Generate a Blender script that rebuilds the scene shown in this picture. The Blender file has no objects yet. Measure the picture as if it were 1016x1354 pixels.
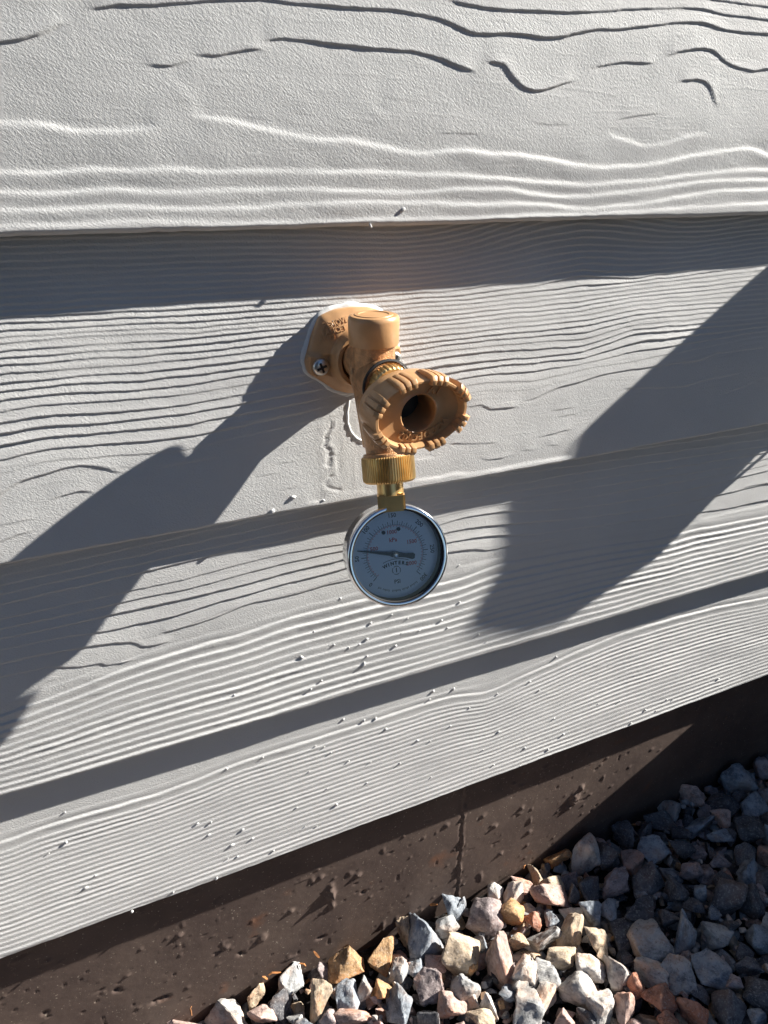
import bpy, bmesh, math, random
import numpy as np
from mathutils import Vector, Matrix, Euler, noise as mnoise
random.seed(7)
SC = bpy.context.scene
COL = SC.collection

# ------------------------------------------------------------------ camera
F_PX, PH_W, PH_H = 880.0, 1016.0, 1354.0
CAM_R = np.array([[0.91883492, 0.17840678, 0.35201338],
                  [-0.39464211, 0.41537984, 0.81958355],
                  [0.0, 0.89198128, -0.45207233]])      # columns: right, up, forward
CAM_C = np.array([-0.147, -0.3982, 0.70])
cam = bpy.data.cameras.new('camera')
cam_o = bpy.data.objects.new('camera', cam)
COL.objects.link(cam_o)
cam.sensor_fit = 'VERTICAL'
cam.sensor_height = 36.0
cam.lens = F_PX / PH_H * 36.0
cam.clip_start = 0.01
cam.clip_end = 500.0
_r, _u, _f = CAM_R[:, 0], CAM_R[:, 1], CAM_R[:, 2]
cam_o.matrix_world = Matrix(((_r[0], _u[0], -_f[0], CAM_C[0]), (_r[1], _u[1], -_f[1], CAM_C[1]),
                             (_r[2], _u[2], -_f[2], CAM_C[2]), (0, 0, 0, 1)))
SC.camera = cam_o

# ------------------------------------------------------------------ light
SUN_DIR = Vector((5.9, -1.0, 3.7)).normalized()
world = bpy.data.worlds.new('World')
SC.world = world
world.use_nodes = True
wn = world.node_tree
sky = wn.nodes.new('ShaderNodeTexSky')
sky.sky_type = 'NISHITA'
sky.sun_disc = False
sky.sun_elevation = math.asin(SUN_DIR.z)
sky.sun_rotation = math.atan2(SUN_DIR.x, SUN_DIR.y)
sky.altitude = 1500
sky.dust_density = 0.3
sky.ozone_density = 3.5
bg = wn.nodes['Background']
bg.inputs['Strength'].default_value = 0.05
wn.links.new(sky.outputs[0], bg.inputs['Color'])
sun = bpy.data.lights.new('sun', 'SUN')
sun.energy = 5.0
sun.angle = math.radians(0.53)
sun.color = (1.0, 0.955, 0.88)
sun_o = bpy.data.objects.new('sun', sun)
COL.objects.link(sun_o)
sun_o.rotation_euler = (-SUN_DIR).to_track_quat('-Z', 'Y').to_euler()
sun_o.location = SUN_DIR * 20
vs = SC.view_settings
vs.view_transform = 'Standard'
vs.look = 'None'
vs.gamma = 1.0
vs.exposure = 1.45
vs.use_curve_mapping = False

# ------------------------------------------------------------------ helpers
def px_plane(px, p0, nrm):
    """where the line of sight through a traced photo point meets a real plane"""
    px = np.asarray(px, float)
    d = np.stack([(px[..., 0] - PH_W / 2) / F_PX, -(px[..., 1] - PH_H / 2) / F_PX, np.ones(px.shape[:-1])], -1) @ CAM_R.T
    t = ((np.asarray(p0) - CAM_C) @ np.asarray(nrm)) / (d @ np.asarray(nrm))
    return CAM_C + d * t[..., None]

def px_scale(p):
    return float((np.asarray(p) - CAM_C) @ CAM_R[:, 2]) / F_PX

def mesh_obj(name, verts, faces, mat=None, parent=None, smooth=False, sharp=None):
    me = bpy.data.meshes.new(name)
    me.from_pydata([tuple(v) for v in verts], [], [tuple(f) for f in faces])
    return link_mesh(name, me, mat, parent, smooth, sharp)

def link_mesh(name, me, mat=None, parent=None, smooth=False, sharp=None):
    if smooth:
        me.polygons.foreach_set('use_smooth', [True] * len(me.polygons))
        if sharp:
            me.set_sharp_from_angle(angle=math.radians(sharp))
    o = bpy.data.objects.new(name, me)
    if mat:
        me.materials.append(mat)
    COL.objects.link(o)
    if parent:
        o.parent = parent
    return o

def bm_obj(name, bm, mat=None, parent=None, smooth=False, sharp=None):
    me = bpy.data.meshes.new(name)
    bmesh.ops.recalc_face_normals(bm, faces=bm.faces)
    bm.to_mesh(me)
    bm.free()
    return link_mesh(name, me, mat, parent, smooth, sharp)

def tag(o, label=None, cat=None, group=None, kind=None):
    if label: o['label'] = label
    if cat: o['category'] = cat
    if group: o['group'] = group
    if kind: o['kind'] = kind
    return o

def empty(name, loc=(0, 0, 0)):
    o = bpy.data.objects.new(name, None)
    o.empty_display_size = 0.02
    o.location = loc
    COL.objects.link(o)
    return o

def lathe(bm, prof, M=Matrix(), n=48, sx=None, closed=False):
    """turn a profile of (radius, height) round local z; sx(theta, r, h) may change the radius"""
    rings = []
    for r, h in prof:
        if r < 1e-7:
            rings.append([bm.verts.new(M @ Vector((0, 0, h)))])
        else:
            ring = []
            for i in range(n):
                a = 2 * math.pi * i / n
                rx, ry = (r, r) if sx is None else sx(a, r, h)
                ring.append(bm.verts.new(M @ Vector((rx * math.cos(a), ry * math.sin(a), h))))
            rings.append(ring)
    pairs = list(zip(rings[:-1], rings[1:]))
    if closed:
        pairs.append((rings[-1], rings[0]))
    for A, B in pairs:
        for i in range(n):
            j = (i + 1) % n
            if len(A) == 1 and len(B) == 1:
                continue
            if len(A) == 1:
                bm.faces.new((A[0], B[i], B[j]))
            elif len(B) == 1:
                bm.faces.new((A[i], B[0], A[j]))
            else:
                bm.faces.new((A[i], B[i], B[j], A[j]))

def box(bm, c, s, M=Matrix(), bev=0.0):
    b2 = bmesh.new()
    bmesh.ops.create_cube(b2, size=1.0)
    for v in b2.verts:
        v.co = Vector((v.co.x * s[0], v.co.y * s[1], v.co.z * s[2]))
    if bev > 0:
        bmesh.ops.bevel(b2, geom=b2.edges[:], offset=bev, segments=2, affect='EDGES', profile=0.6)
    add_bm(bm, b2, M @ Matrix.Translation(c))

def add_bm(bm, b2, M=Matrix()):
    mp = {}
    for v in b2.verts:
        mp[v] = bm.verts.new(M @ v.co)
    for f in b2.faces:
        bm.faces.new([mp[v] for v in f.verts])
    b2.free()

def sweep(bm, pts, rad, n=8, cap=True):
    pts = [Vector(p) for p in pts]
    rings = []
    for i, p in enumerate(pts):
        t = (pts[min(i + 1, len(pts) - 1)] - pts[max(i - 1, 0)]).normalized()
        a = t.orthogonal().normalized() if i == 0 else (prev - t * prev.dot(t)).normalized()
        prev = a
        b = t.cross(a)
        r = rad[i] if isinstance(rad, (list, tuple)) else rad
        rings.append([bm.verts.new(p + (a * math.cos(2 * math.pi * k / n) + b * math.sin(2 * math.pi * k / n)) * r) for k in range(n)])
    for A, B in zip(rings[:-1], rings[1:]):
        for i in range(n):
            bm.faces.new((A[i], A[(i + 1) % n], B[(i + 1) % n], B[i]))
    if cap:
        bm.faces.new(rings[0][::-1])
        bm.faces.new(rings[-1])

def frame(origin, z, xhint=(1, 0, 0)):
    z = Vector(z).normalized()
    x = Vector(xhint)
    x = (x - z * x.dot(z)).normalized()
    y = z.cross(x)
    M = Matrix((x, y, z)).transposed().to_4x4()
    M.translation = Vector(origin)
    return M

def text_bm(txt, size, depth=0.0, bold=0.0, align='CENTER', res=3):
    cu = bpy.data.curves.new('letters', 'FONT')
    cu.body = txt
    cu.size = size
    cu.extrude = depth
    cu.offset = bold
    cu.align_x = align
    cu.align_y = 'CENTER'
    cu.resolution_u = res
    t = bpy.data.objects.new('letters', cu)
    COL.objects.link(t)
    dg = bpy.context.evaluated_depsgraph_get()
    dg.update()
    me = bpy.data.meshes.new_from_object(t.evaluated_get(dg))
    bm = bmesh.new()
    bm.from_mesh(me)
    bpy.data.objects.remove(t)
    bpy.data.curves.remove(cu)
    bpy.data.meshes.remove(me)
    return bm

def vnoise(x, y, seed=0):
    """smooth value noise, numpy arrays"""
    xi, yi = np.floor(x).astype(np.int64), np.floor(y).astype(np.int64)
    xf, yf = x - xi, y - yi
    def h(a, b):
        n = (a * 374761393 + b * 668265263 + seed * 1442695041) & 0x7fffffff
        n = ((n ^ (n >> 13)) * 1274126177) & 0x7fffffff
        n = n ^ (n >> 16)
        return (n & 0xffff) / 32767.5 - 1.0
    u, v = xf * xf * (3 - 2 * xf), yf * yf * (3 - 2 * yf)
    return ((h(xi, yi) * (1 - u) + h(xi + 1, yi) * u) * (1 - v) + (h(xi, yi + 1) * (1 - u) + h(xi + 1, yi + 1) * u) * v)

# ------------------------------------------------------------------ materials
class Mat:
    def __init__(s, name, color=(.5, .5, .5), rough=.5, metal=0.0, spec=.5):
        s.m = bpy.data.materials.new(name)
        s.m.use_nodes = True
        s.nt = s.m.node_tree
        s.b = s.nt.nodes['Principled BSDF']
        s.set('Base Color', (*color, 1))
        s.set('Roughness', rough)
        s.set('Metallic', metal)
        s.set('Specular IOR Level', spec)
        s.tc = s.nt.nodes.new('ShaderNodeTexCoord')
    def set(s, k, v):
        s.b.inputs[k].default_value = v
    def noise(s, scale, detail=4, rough=.55, vec=None, coord='Object'):
        n = s.nt.nodes.new('ShaderNodeTexNoise')
        n.inputs['Scale'].default_value = scale
        n.inputs['Detail'].default_value = detail
        n.inputs['Roughness'].default_value = rough
        s.nt.links.new(vec if vec else s.tc.outputs[coord], n.inputs['Vector'])
        return n.outputs['Fac']
    def mapping(s, scale=(1, 1, 1), rot=(0, 0, 0), coord='Object'):
        n = s.nt.nodes.new('ShaderNodeMapping')
        n.inputs['Scale'].default_value = scale
        n.inputs['Rotation'].default_value = rot
        s.nt.links.new(s.tc.outputs[coord], n.inputs['Vector'])
        return n.outputs['Vector']
    def ramp(s, fac, stops):
        n = s.nt.nodes.new('ShaderNodeValToRGB')
        els = n.color_ramp.elements
        while len(els) < len(stops): els.new(0.5)
        for e, (p, c) in zip(els, stops):
            e.position = p
            e.color = (*c, 1) if len(c) == 3 else c
        s.nt.links.new(fac, n.inputs['Fac'])
        return n.outputs['Color']
    def mix(s, fac, a, b, mode='MIX'):
        n = s.nt.nodes.new('ShaderNodeMix')
        n.data_type = 'RGBA'
        n.blend_type = mode
        for sock, v in ((n.inputs['Factor'], fac), (n.inputs[6], a), (n.inputs[7], b)):
            if isinstance(v, (int, float)): sock.default_value = v
            elif isinstance(v, tuple): sock.default_value = (*v, 1)
            else: s.nt.links.new(v, sock)
        return n.outputs[2]
    def math(s, op, a, b=0.0):
        n = s.nt.nodes.new('ShaderNodeMath')
        n.operation = op
        for sock, v in zip(n.inputs, (a, b)):
            if isinstance(v, (int, float)): sock.default_value = v
            else: s.nt.links.new(v, sock)
        return n.outputs[0]
    def bump(s, h, strength=.5, dist=.001):
        n = s.nt.nodes.new('ShaderNodeBump')
        n.inputs['Strength'].default_value = strength
        n.inputs['Distance'].default_value = dist
        s.nt.links.new(h, n.inputs['Height'])
        if s.b.inputs['Normal'].links:
            s.nt.links.new(s.b.inputs['Normal'].links[0].from_socket, n.inputs['Normal'])
        s.nt.links.new(n.outputs[0], s.b.inputs['Normal'])
    def to(s, key, sock):
        s.nt.links.new(sock, s.b.inputs[key])

def mat_siding():
    M = Mat('siding paint', (.60, .595, .58), .62, spec=.3)
    big = M.noise(9, 3)
    fine = M.noise(260, 3)
    c = M.mix(M.ramp(big, [(.35, (0, 0, 0)), (.7, (1, 1, 1))]), (.515, .514, .508), (.57, .568, .558))
    c = M.mix(M.ramp(fine, [(.66, (0, 0, 0)), (.78, (.35, .35, .35))]), c, (.47, .46, .44))
    M.to('Base Color', c)
    v = M.mapping((1, 1, 1), (0, math.radians(-35), 0))
    n = M.nt.nodes.new('ShaderNodeMapping')
    n.inputs['Scale'].default_value = (.55, 1, 1)
    M.nt.links.new(v, n.inputs['Vector'])
    st = M.noise(1100, 4, .68, n.outputs['Vector'])
    M.bump(st, .8, .00058)
    st2 = M.noise(1900, 2, .6)
    M.bump(st2, .3, .00025)
    return M.m

def mat_simple(name, color, rough, metal=0.0, bscale=0, bdist=.0003, bstr=.3, vary=0.0, vscale=60, spec=.5):
    M = Mat(name, color, rough, metal, spec)
    if vary:
        f = M.noise(vscale, 4)
        lo = tuple(c * (1 - vary) for c in color)
        hi = tuple(min(1, c * (1 + vary)) for c in color)
        M.to('Base Color', M.mix(M.ramp(f, [(.35, (0, 0, 0)), (.65, (1, 1, 1))]), lo, hi))
    if bscale:
        M.bump(M.noise(bscale, 3), bstr, bdist)
    return M.m

def mat_concrete():
    M = Mat('painted concrete', (.085, .066, .060), .8, spec=.25)
    a = M.noise(14, 5)
    b = M.noise(170, 5, .7)
    c = M.mix(M.ramp(a, [(.35, (0, 0, 0)), (.68, (1, 1, 1))]), (.074, .052, .045), (.112, .081, .067))
    c = M.mix(M.ramp(b, [(.60, (0, 0, 0)), (.72, (.8, .8, .8))]), c, (.16, .12, .095))
    d = M.noise(420, 2, .5)
    c = M.mix(M.ramp(d, [(.67, (0, 0, 0)), (.74, (.9, .9, .9))]), c, (.30, .25, .20))
    rust = M.noise(26, 3)
    c = M.mix(M.ramp(rust, [(.66, (0, 0, 0)), (.8, (.6, .6, .6))]), c, (.17, .075, .04))
    M.to('Base Color', c)
    M.bump(M.noise(500, 4, .65), .35, .0003)
    return M.m

def mat_stone(k):
    M = Mat('crushed stone', (.3, .3, .3), .78, spec=.35)
    oi = M.nt.nodes.new('ShaderNodeObjectInfo')
    at = M.nt.nodes.new('ShaderNodeVertexColor')
    at.layer_name = 'tone'
    base = M.mix(at.outputs['Alpha'], oi.outputs['Color'], at.outputs['Color'])
    # a different piece of the pattern for every stone
    sh = M.nt.nodes.new('ShaderNodeVectorMath'); sh.operation = 'ADD'
    cb = M.nt.nodes.new('ShaderNodeCombineXYZ')
    r = M.math('MULTIPLY', oi.outputs['Random'], 37.0)
    for i in range(3): M.nt.links.new(r, cb.inputs[i])
    M.nt.links.new(M.tc.outputs['Object'], sh.inputs[0]); M.nt.links.new(cb.outputs[0], sh.inputs[1])
    v = sh.outputs[0]
    n1 = M.noise(80 * k, 6, .65, v)
    n2 = M.noise(430 * k, 5, .7, v)
    n3 = M.noise(36 * k, 3, .5, v)
    dark = M.mix(1.0, base, (.42, .42, .44), 'MULTIPLY')
    c = M.mix(M.ramp(n1, [(.36, (1, 1, 1)), (.58, (0, 0, 0))]), base, dark)
    warm = M.mix(1.0, base, (1.25, .85, .62), 'MULTIPLY')
    c = M.mix(M.ramp(n3, [(.52, (0, 0, 0)), (.70, (.7, .7, .7))]), c, warm)
    pale = M.mix(.45, base, (.55, .54, .52))
    c = M.mix(M.ramp(n2, [(.54, (0, 0, 0)), (.66, (.85, .85, .85))]), c, pale)
    c = M.mix(M.ramp(n2, [(.32, (.8, .8, .8)), (.42, (0, 0, 0))]), c, (.045, .043, .045))
    M.to('Base Color', c)
    M.bump(n1, .6, .004)
    M.bump(n2, .5, .0010)
    return M.m

def mat_soil():
    M = Mat('soil between the stones', (.03, .026, .024), .95, spec=.15)
    a = M.noise(90, 6, .7)
    M.to('Base Color', M.ramp(a, [(.3, (.012, .011, .011)), (.55, (.05, .045, .042)), (.72, (.16, .15, .14))]))
    M.bump(a, 1.0, .02)
    return M.m

SIDING = mat_siding()
CAULK = mat_simple('white caulk', (.68, .68, .66), .45, bscale=300, bdist=.0004)
CONCRETE = mat_concrete()
STONE = mat_stone(.035)      # single stones: unit-sized meshes scaled to about 35 mm
STONE_BED = mat_stone(1.0)
SOIL = mat_soil()
BROWN = mat_simple('brown plastic', (.50, .285, .135), .34, bscale=900, bdist=.00012, vary=.10, vscale=90)
BRONZE = mat_simple('cast brass', (.50, .275, .13), .36, metal=.4, bscale=1300, bdist=.0006, bstr=.9, vary=.25, vscale=220)
BRASS = mat_simple('yellow brass', (.82, .54, .22), .33, metal=.85, bscale=700, bdist=.00008, vary=.12, vscale=120)
STEEL = mat_simple('zinc plated steel', (.62, .60, .56), .33, metal=1.0, bscale=900, bdist=.0001)
CHROME = mat_simple('polished steel', (.74, .74, .75), .12, metal=1.0, bscale=260, bdist=.00006)
DARKM = mat_simple('dark recess', (.02, .018, .016), .7)
RUBBER = mat_simple('black gasket', (.02, .02, .02), .6)
DIAL = mat_simple('sky tinted white dial', (.86, .91, .98), .35)  # white dial; the blue of the sky light is mixed into its colour
INK = mat_simple('black ink', (.012, .012, .014), .5)
RED = mat_simple('red ink', (.62, .07, .04), .5)
GREYP = mat_simple('grey plastic cover', (.32, .33, .34), .5, bscale=500, bdist=.0001)
GALV = mat_simple('grey cabinet enamel', (.42, .42, .40), .45, bscale=300, bdist=.0002, vary=.05)

def mat_glass():
    m = bpy.data.materials.new('gauge glass')
    m.use_nodes = True
    nt = m.node_tree
    nt.nodes.clear()
    o = nt.nodes.new('ShaderNodeOutputMaterial')
    mx = nt.nodes.new('ShaderNodeMixShader')
    tr = nt.nodes.new('ShaderNodeBsdfTransparent')
    tr.inputs[0].default_value = (.94, .95, .96, 1)
    gl = nt.nodes.new('ShaderNodeBsdfGlossy')
    gl.inputs['Roughness'].default_value = .03
    fr = nt.nodes.new('ShaderNodeFresnel')
    fr.inputs['IOR'].default_value = 1.5
    nt.links.new(fr.outputs[0], mx.inputs[0])
    nt.links.new(tr.outputs[0], mx.inputs[1])
    nt.links.new(gl.outputs[0], mx.inputs[2])
    nt.links.new(mx.outputs[0], o.inputs[0])
    return m
GLASS = mat_glass()

# ------------------------------------------------------------------ the house wall
Z_EDGE = [0.8528, 0.6733, 0.4938, 0.3171, 0.1539]     # bottom edges, top board first
LAP = 0.030
wall = empty('siding_wall', (0, 0, 0.1539))
tag(wall, 'light grey lap siding wall embossed with wood grain, carrying the faucet', 'wall')
WOFF = Vector((0, 0, -0.1539))

# recess of each board's face at the height of the next edge above (left, right)
STEP = {1: (0.0105, 0.0105), 2: (0.0146, 0.0150), 3: (0.0090, 0.0122), 4: (0.0112, 0.0108), 0: (.0085, .0085)}
def board_plane(i):
    zb = Z_EDGE[i]
    zt = Z_EDGE[i - 1] if i > 0 else zb + .1795
    def y0(x, z):
        k = np.clip((x + .16) / .6, -.6, 1.6)
        st = STEP[i][0] * (1 - k) + STEP[i][1] * k
        return (z - zb) / (zt - zb) * st
    return zb, zt, y0

def to_board(i, px):
    zb, zt, y0 = board_plane(i)
    s = 0.5 * sum(STEP[i]) / (zt - zb)
    return px_plane(px, (0, 0, zb), (0, 1, -s))

# traced grain.  F: families of lines right across a board, from top to bottom
# T: dark lips (surface drops going down), K: bright lips (surface rises going down)
def fam_even(top, bot, n, power=1.0):
    out = []
    for k in range(n):
        f = (k / (n - 1)) ** power
        out.append([(a[0], a[1] * (1 - f) + b[1] * f) for a, b in zip(top, bot)])
    return out

def zy(ox, oy, sc, xs, rows):
    return [[(ox + x / sc, oy + r / sc) for x, r in zip(xs, row)] for row in rows]

B2L = zy(0, 400, 3.76, (0, 233, 470, 705, 940), [
    (98, 95, 78, 70, 60), (135, 130, 110, 97, 95), (168, 160, 138, 130, 122), (198, 182, 162, 155, 148), (238, 225, 208, 195, 172),
    (270, 262, 240, 228, 208), (308, 298, 272, 262, 245), (350, 340, 320, 300, 280), (395, 382, 355, 345, 322), (440, 412, 395, 385, 362),
    (480, 455, 440, 430, 402), (535, 505, 490, 472, 452), (590, 560, 548, 530, 500), (645, 612, 600, 575, 548), (708, 665, 650, 628, 603),
    (778, 722, 708, 690, 665)])
B2R = zy(520, 370, 4.064, (300, 500, 750, 1016), [
    (85, 62, 30, -25), (108, 90, 62, 28), (132, 116, 90, 56), (158, 140, 116, 84), (184, 164, 142, 110), (210, 190, 166, 138), (236, 214, 192, 164), (262, 240, 218, 190),
    (290, 266, 242, 218), (318, 296, 272, 248), (346, 322, 300, 282), (376, 354, 332, 316), (408, 384, 372, 352), (455, 432, 415, 385), (498, 466, 442, 420), (540, 508, 492, 450)])
for k, ln in enumerate(B2R):
    z9 = [150, 172, 192, 212, 232, 252, 275, 296, 320, 345, 372, 400, 425, 450, 495, 545][k]
    ln.append((766 + 300 / 4.064, 330 + z9 / 4.064))
    zend = 60 + 25.5 * k
    ln.append((766 + 960 / 4.064, 330 + zend / 4.064))
FAM2 = [a + b for a, b in zip(B2L, B2R)]
U3 = [
    [(0, 760), (254, 705), (500, 650), (762, 615), (1016, 580)],
    [(0, 772), (254, 717), (480, 668), (600, 654), (762, 626), (1016, 590)],
    [(0, 784), (254, 728), (460, 684), (600, 662), (762, 637), (1016, 599)],
    [(0, 797), (254, 740), (316, 723), (379, 712), (424, 701), (459, 695), (588, 672), (670, 662), (762, 647), (974, 617), (1016, 607)],
    [(0, 817), (165, 781), (254, 762.5), (316, 746), (354, 735), (394, 727), (429, 722), (454, 719), (568, 687), (595, 679), (633, 671), (670, 665), (762, 660), (850, 645), (962, 627), (1016, 615)],
    [(0, 830), (150, 797), (254, 776), (329, 756), (361, 747.5), (394, 740), (429, 732), (454, 727), (578, 694), (620, 682), (670, 676), (762, 672), (850, 660), (947, 640), (1016, 622)],
    [(0, 843), (132, 814), (254, 788), (341, 767), (386, 754), (429, 744), (454, 739), (585, 705), (633, 696), (668, 693), (720, 689), (762, 685), (837, 677), (922, 662), (952, 654), (1016, 640)],
    [(0, 858), (110, 836), (137, 834), (175, 825), (225, 815), (254, 805), (279, 798), (291, 792), (329, 785), (361, 775), (404, 764), (456, 751), (590, 717), (633, 710), (670, 707), (708, 706), (762, 699), (830, 690), (900, 681), (954, 674), (1016, 662)]]
K3 = fam_even(
    [(0, 945), (35, 932), (100, 908), (170, 880), (254, 854), (317, 838), (381, 815), (440, 801), (505, 785), (590, 770), (618, 762), (658, 745), (762, 727), (820, 718), (854, 715), (887, 710), (907, 702), (962, 692), (1016, 682)],
    [(0, 1047), (35, 1037), (100, 1018), (170, 997), (254, 973), (317, 955), (381, 935), (440, 917), (505, 898), (590, 873), (618, 865), (658, 853), (762, 823), (820, 807), (854, 796), (887, 787), (907, 782), (962, 766), (1016, 750)], 12, .88)
K4 = fam_even(
    [(0, 1115), (62, 1091), (127, 1072), (192, 1054), (254, 1033), (316, 1007), (381, 987), (444, 967), (508, 947), (570, 927), (608, 917), (640, 916), (668, 905), (698, 890), (733, 875), (762, 861), (824, 836), (889, 817), (952, 801), (1016, 789)],
    [(x, 1270 - .371 * x - 9) for x in (0, 62, 127, 192, 254, 316, 381, 444, 508, 570, 608, 640, 668, 698, 733, 762, 824, 889, 952, 1016)], 23, 1.0)
K4 = K4[:1] + K4[2:]
D = 'D'; B = 'B'
SINGLE = {
 1: [(D, 1.0, [(110, 14), (130, 13), (145, 4), (160, 6), (185, 7), (220, 5), (260, 2), (340, -2), (370, 2), (410, 6), (450, 9), (510, 13), (540, 18), (580, 24), (600, 33), (620, 44), (640, 45), (680, 44), (700, 46), (720, 51), (745, 50), (765, 43), (790, 39), (820, 40), (850, 36), (890, 30), (930, 31), (960, 40), (1016, 46)]),
     (D, .8, [(590, 0), (620, 6), (650, 12), (680, 14), (740, 16), (800, 15), (850, 11), (900, 11), (930, 13), (960, 21), (1016, 27)]),
     (D, .7, [(930, -1), (970, 4), (1016, 10)]),
     (D, .9, [(-30, 60), (0, 56), (20, 55), (38, 50), (55, 45), (75, 35), (95, 31)]),
     (D, .8, [(185, 87), (230, 86), (262, 79)]), (D, .9, [(250, 73), (290, 74), (320, 67), (356, 65)]),
     (D, 1.1, [(345, 58), (360, 54), (375, 52), (395, 53), (430, 57), (470, 61), (510, 65), (550, 68), (580, 76), (605, 88), (633, 98)]),
     (D, .9, [(638, 84), (650, 82), (665, 85), (678, 104), (690, 115), (706, 121), (720, 119), (745, 111), (764, 106)]),
     (D, .8, [(780, 91), (800, 87), (830, 83), (850, 84), (870, 84)]),
     (D, 1.0, [(876, 76), (900, 68), (930, 65), (945, 68), (957, 80), (975, 90), (995, 94), (1016, 91), (1050, 88)]),
     (D, .9, [(892, 111), (905, 107), (920, 106), (932, 108), (940, 118), (945, 135), (953, 150)]),
     (D, .55, [(815, 159), (845, 153), (865, 150), (878, 149)]),
     (D, .3, [(78, 76), (112, 77)]), (D, .3, [(505, 125), (520, 130), (548, 133)]), (D, .3, [(575, 177), (640, 178)]), (D, .25, [(700, 164), (760, 165)]),
     (D, .35, [(230, 132), (262, 133)]), (D, .3, [(385, 150), (420, 152)]), (D, .3, [(940, 128), (965, 127)]),
     (B, .9, [(-40, 160), (0, 162), (50, 164), (75, 168), (100, 173), (140, 174), (180, 171), (215, 168)]),
     (B, 1.0, [(250, 152), (290, 157), (320, 163), (345, 170), (380, 177), (420, 184), (470, 186), (500, 192), (540, 201), (570, 203), (590, 198), (620, 197), (650, 203), (680, 203), (720, 209), (760, 218), (800, 221), (840, 219), (880, 214), (910, 206), (950, 200), (985, 196), (998, 197), (1020, 207), (1050, 205)]),
     (B, 1.0, [(-60, 227), (0, 227), (60, 229), (110, 224), (180, 226), (230, 222), (270, 227), (340, 226), (420, 228), (500, 227), (560, 230), (610, 230), (640, 235), (676, 236), (720, 240), (780, 244), (840, 240), (880, 236), (930, 229), (980, 224), (1060, 226)]),
     (B, 1.0, [(-60, 252), (0, 253), (80, 256), (150, 250), (220, 255), (290, 251), (340, 250), (450, 252), (560, 254), (600, 250), (676, 250), (720, 257), (760, 261), (800, 256), (850, 252), (900, 244), (960, 237), (1060, 238)]),
     (B, 1.0, [(-60, 278), (0, 278), (80, 277), (170, 274), (250, 277), (340, 274), (400, 270), (480, 268), (560, 268), (640, 271), (676, 268), (720, 271), (770, 276), (840, 270), (900, 260), (960, 252), (1060, 249)]),
     (B, .8, [(-60, 301), (0, 300), (100, 297), (160, 293), (340, 295), (420, 294), (520, 289), (600, 289), (676, 287), (750, 284), (850, 279), (900, 275), (960, 271), (1060, 267)]),
     (B, .6, [(800, 177), (825, 184), (850, 192), (880, 190), (910, 179), (938, 175)]),
     (B, .35, [(215, 106), (235, 110), (255, 113)]), (B, .4, [(235, 124), (265, 128)]), (B, .3, [(485, 140), (520, 153)])],
 2: [(D, .8, [(-40, 662), (0, 653), (27, 638), (62, 627), (88, 618), (109, 615), (133, 618), (149, 623), (172, 627)]),
     (D, .7, [(62, 665), (82, 657), (106, 650), (120, 652), (135, 658)]),
     (D, .5, [(-20, 722), (0, 717), (24, 707), (50, 701)]), (D, .3, [(0, 695), (55, 684)]),
     (D, .8, [(612, 538), (625, 537), (636, 535), (641, 537), (648, 542), (668, 539), (688, 538)]),
     (D, .7, [(692, 532), (717, 522.5), (741, 511.5), (770, 504), (800, 495), (840, 488), (880, 483), (923, 477), (950, 467), (975, 464), (1050, 456)]),
     (D, .5, [(590, 587), (626, 587), (660, 586)]), (D, .5, [(629, 604), (643, 608.5), (663, 606), (680, 600)]), (D, .4, [(685, 596), (713, 595)]),
     (D, .5, [(705, 580), (731, 574), (760, 567), (800, 524), (827, 513)][:3]), (D, .5, [(720, 590), (742, 588)]),
     (D, .5, [(820, 514), (860, 513), (904, 512), (938, 502), (985, 492)]), (D, .6, [(955, 522), (987, 511), (1004, 501), (1050, 498)]),
     (D, .4, [(725, 545), (765, 538)]), (D, .3, [(735, 552), (770, 546)]),
     (D, .35, [(358, 614), (398, 610)]), (D, .35, [(334, 631), (374, 626)]), (D, .35, [(368, 649), (403, 642)]), (D, .4, [(383, 585), (402, 583)]),
     (D, .45, [(310, 560), (333, 557), (370, 550), (410, 546)]), (D, .35, [(325, 587), (380, 582)]), (D, .4, [(200, 620), (245, 612), (300, 604)]), (D, .35, [(405, 566), (430, 560)]),
     (B, .8, [(540, 637), (560, 634), (581, 631), (599, 626), (618, 627), (640, 624), (668, 618), (717, 609), (760, 603)]),
     (B, .7, [(400, 667), (426, 662), (436, 656), (452, 651), (480, 648), (500, 652)]), (B, .4, [(540, 610), (580, 604)])],
 3: [(D, .9, [(205, 838), (220, 835), (254, 826), (284, 816), (306, 807), (321, 800), (336, 796), (361, 792), (389, 785), (426, 775), (464, 766), (500, 757), (560, 740), (591, 730), (613, 727), (645, 728), (670, 723), (695, 720), (740, 712)]),
     (D, 1.0, [(-40, 884), (0, 876), (85, 859), (112, 855), (150, 850), (178, 849), (183, 853), (190, 855), (207, 852), (230, 846)]),
     (D, .8, [(-40, 902), (0, 895), (67, 880), (87, 882), (112, 880), (133, 876), (139, 880), (160, 876), (182, 870)]),
     (D, .5, [(47, 907), (65, 900), (85, 895)]), (B, .5, [(110, 898), (180, 876), (240, 860), (300, 845)]),
     (D, .5, [(979, 647), (1000, 642), (1040, 636)]), (D, .5, [(985, 668), (1016, 662), (1050, 656)]), (D, .5, [(762, 699), (790, 695), (808, 700), (820, 706)]),
     (B, .5, [(920, 690), (960, 680), (1016, 668)]), (B, .4, [(600, 752), (640, 742), (665, 735)])],
 4: [], 0: []}

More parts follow.
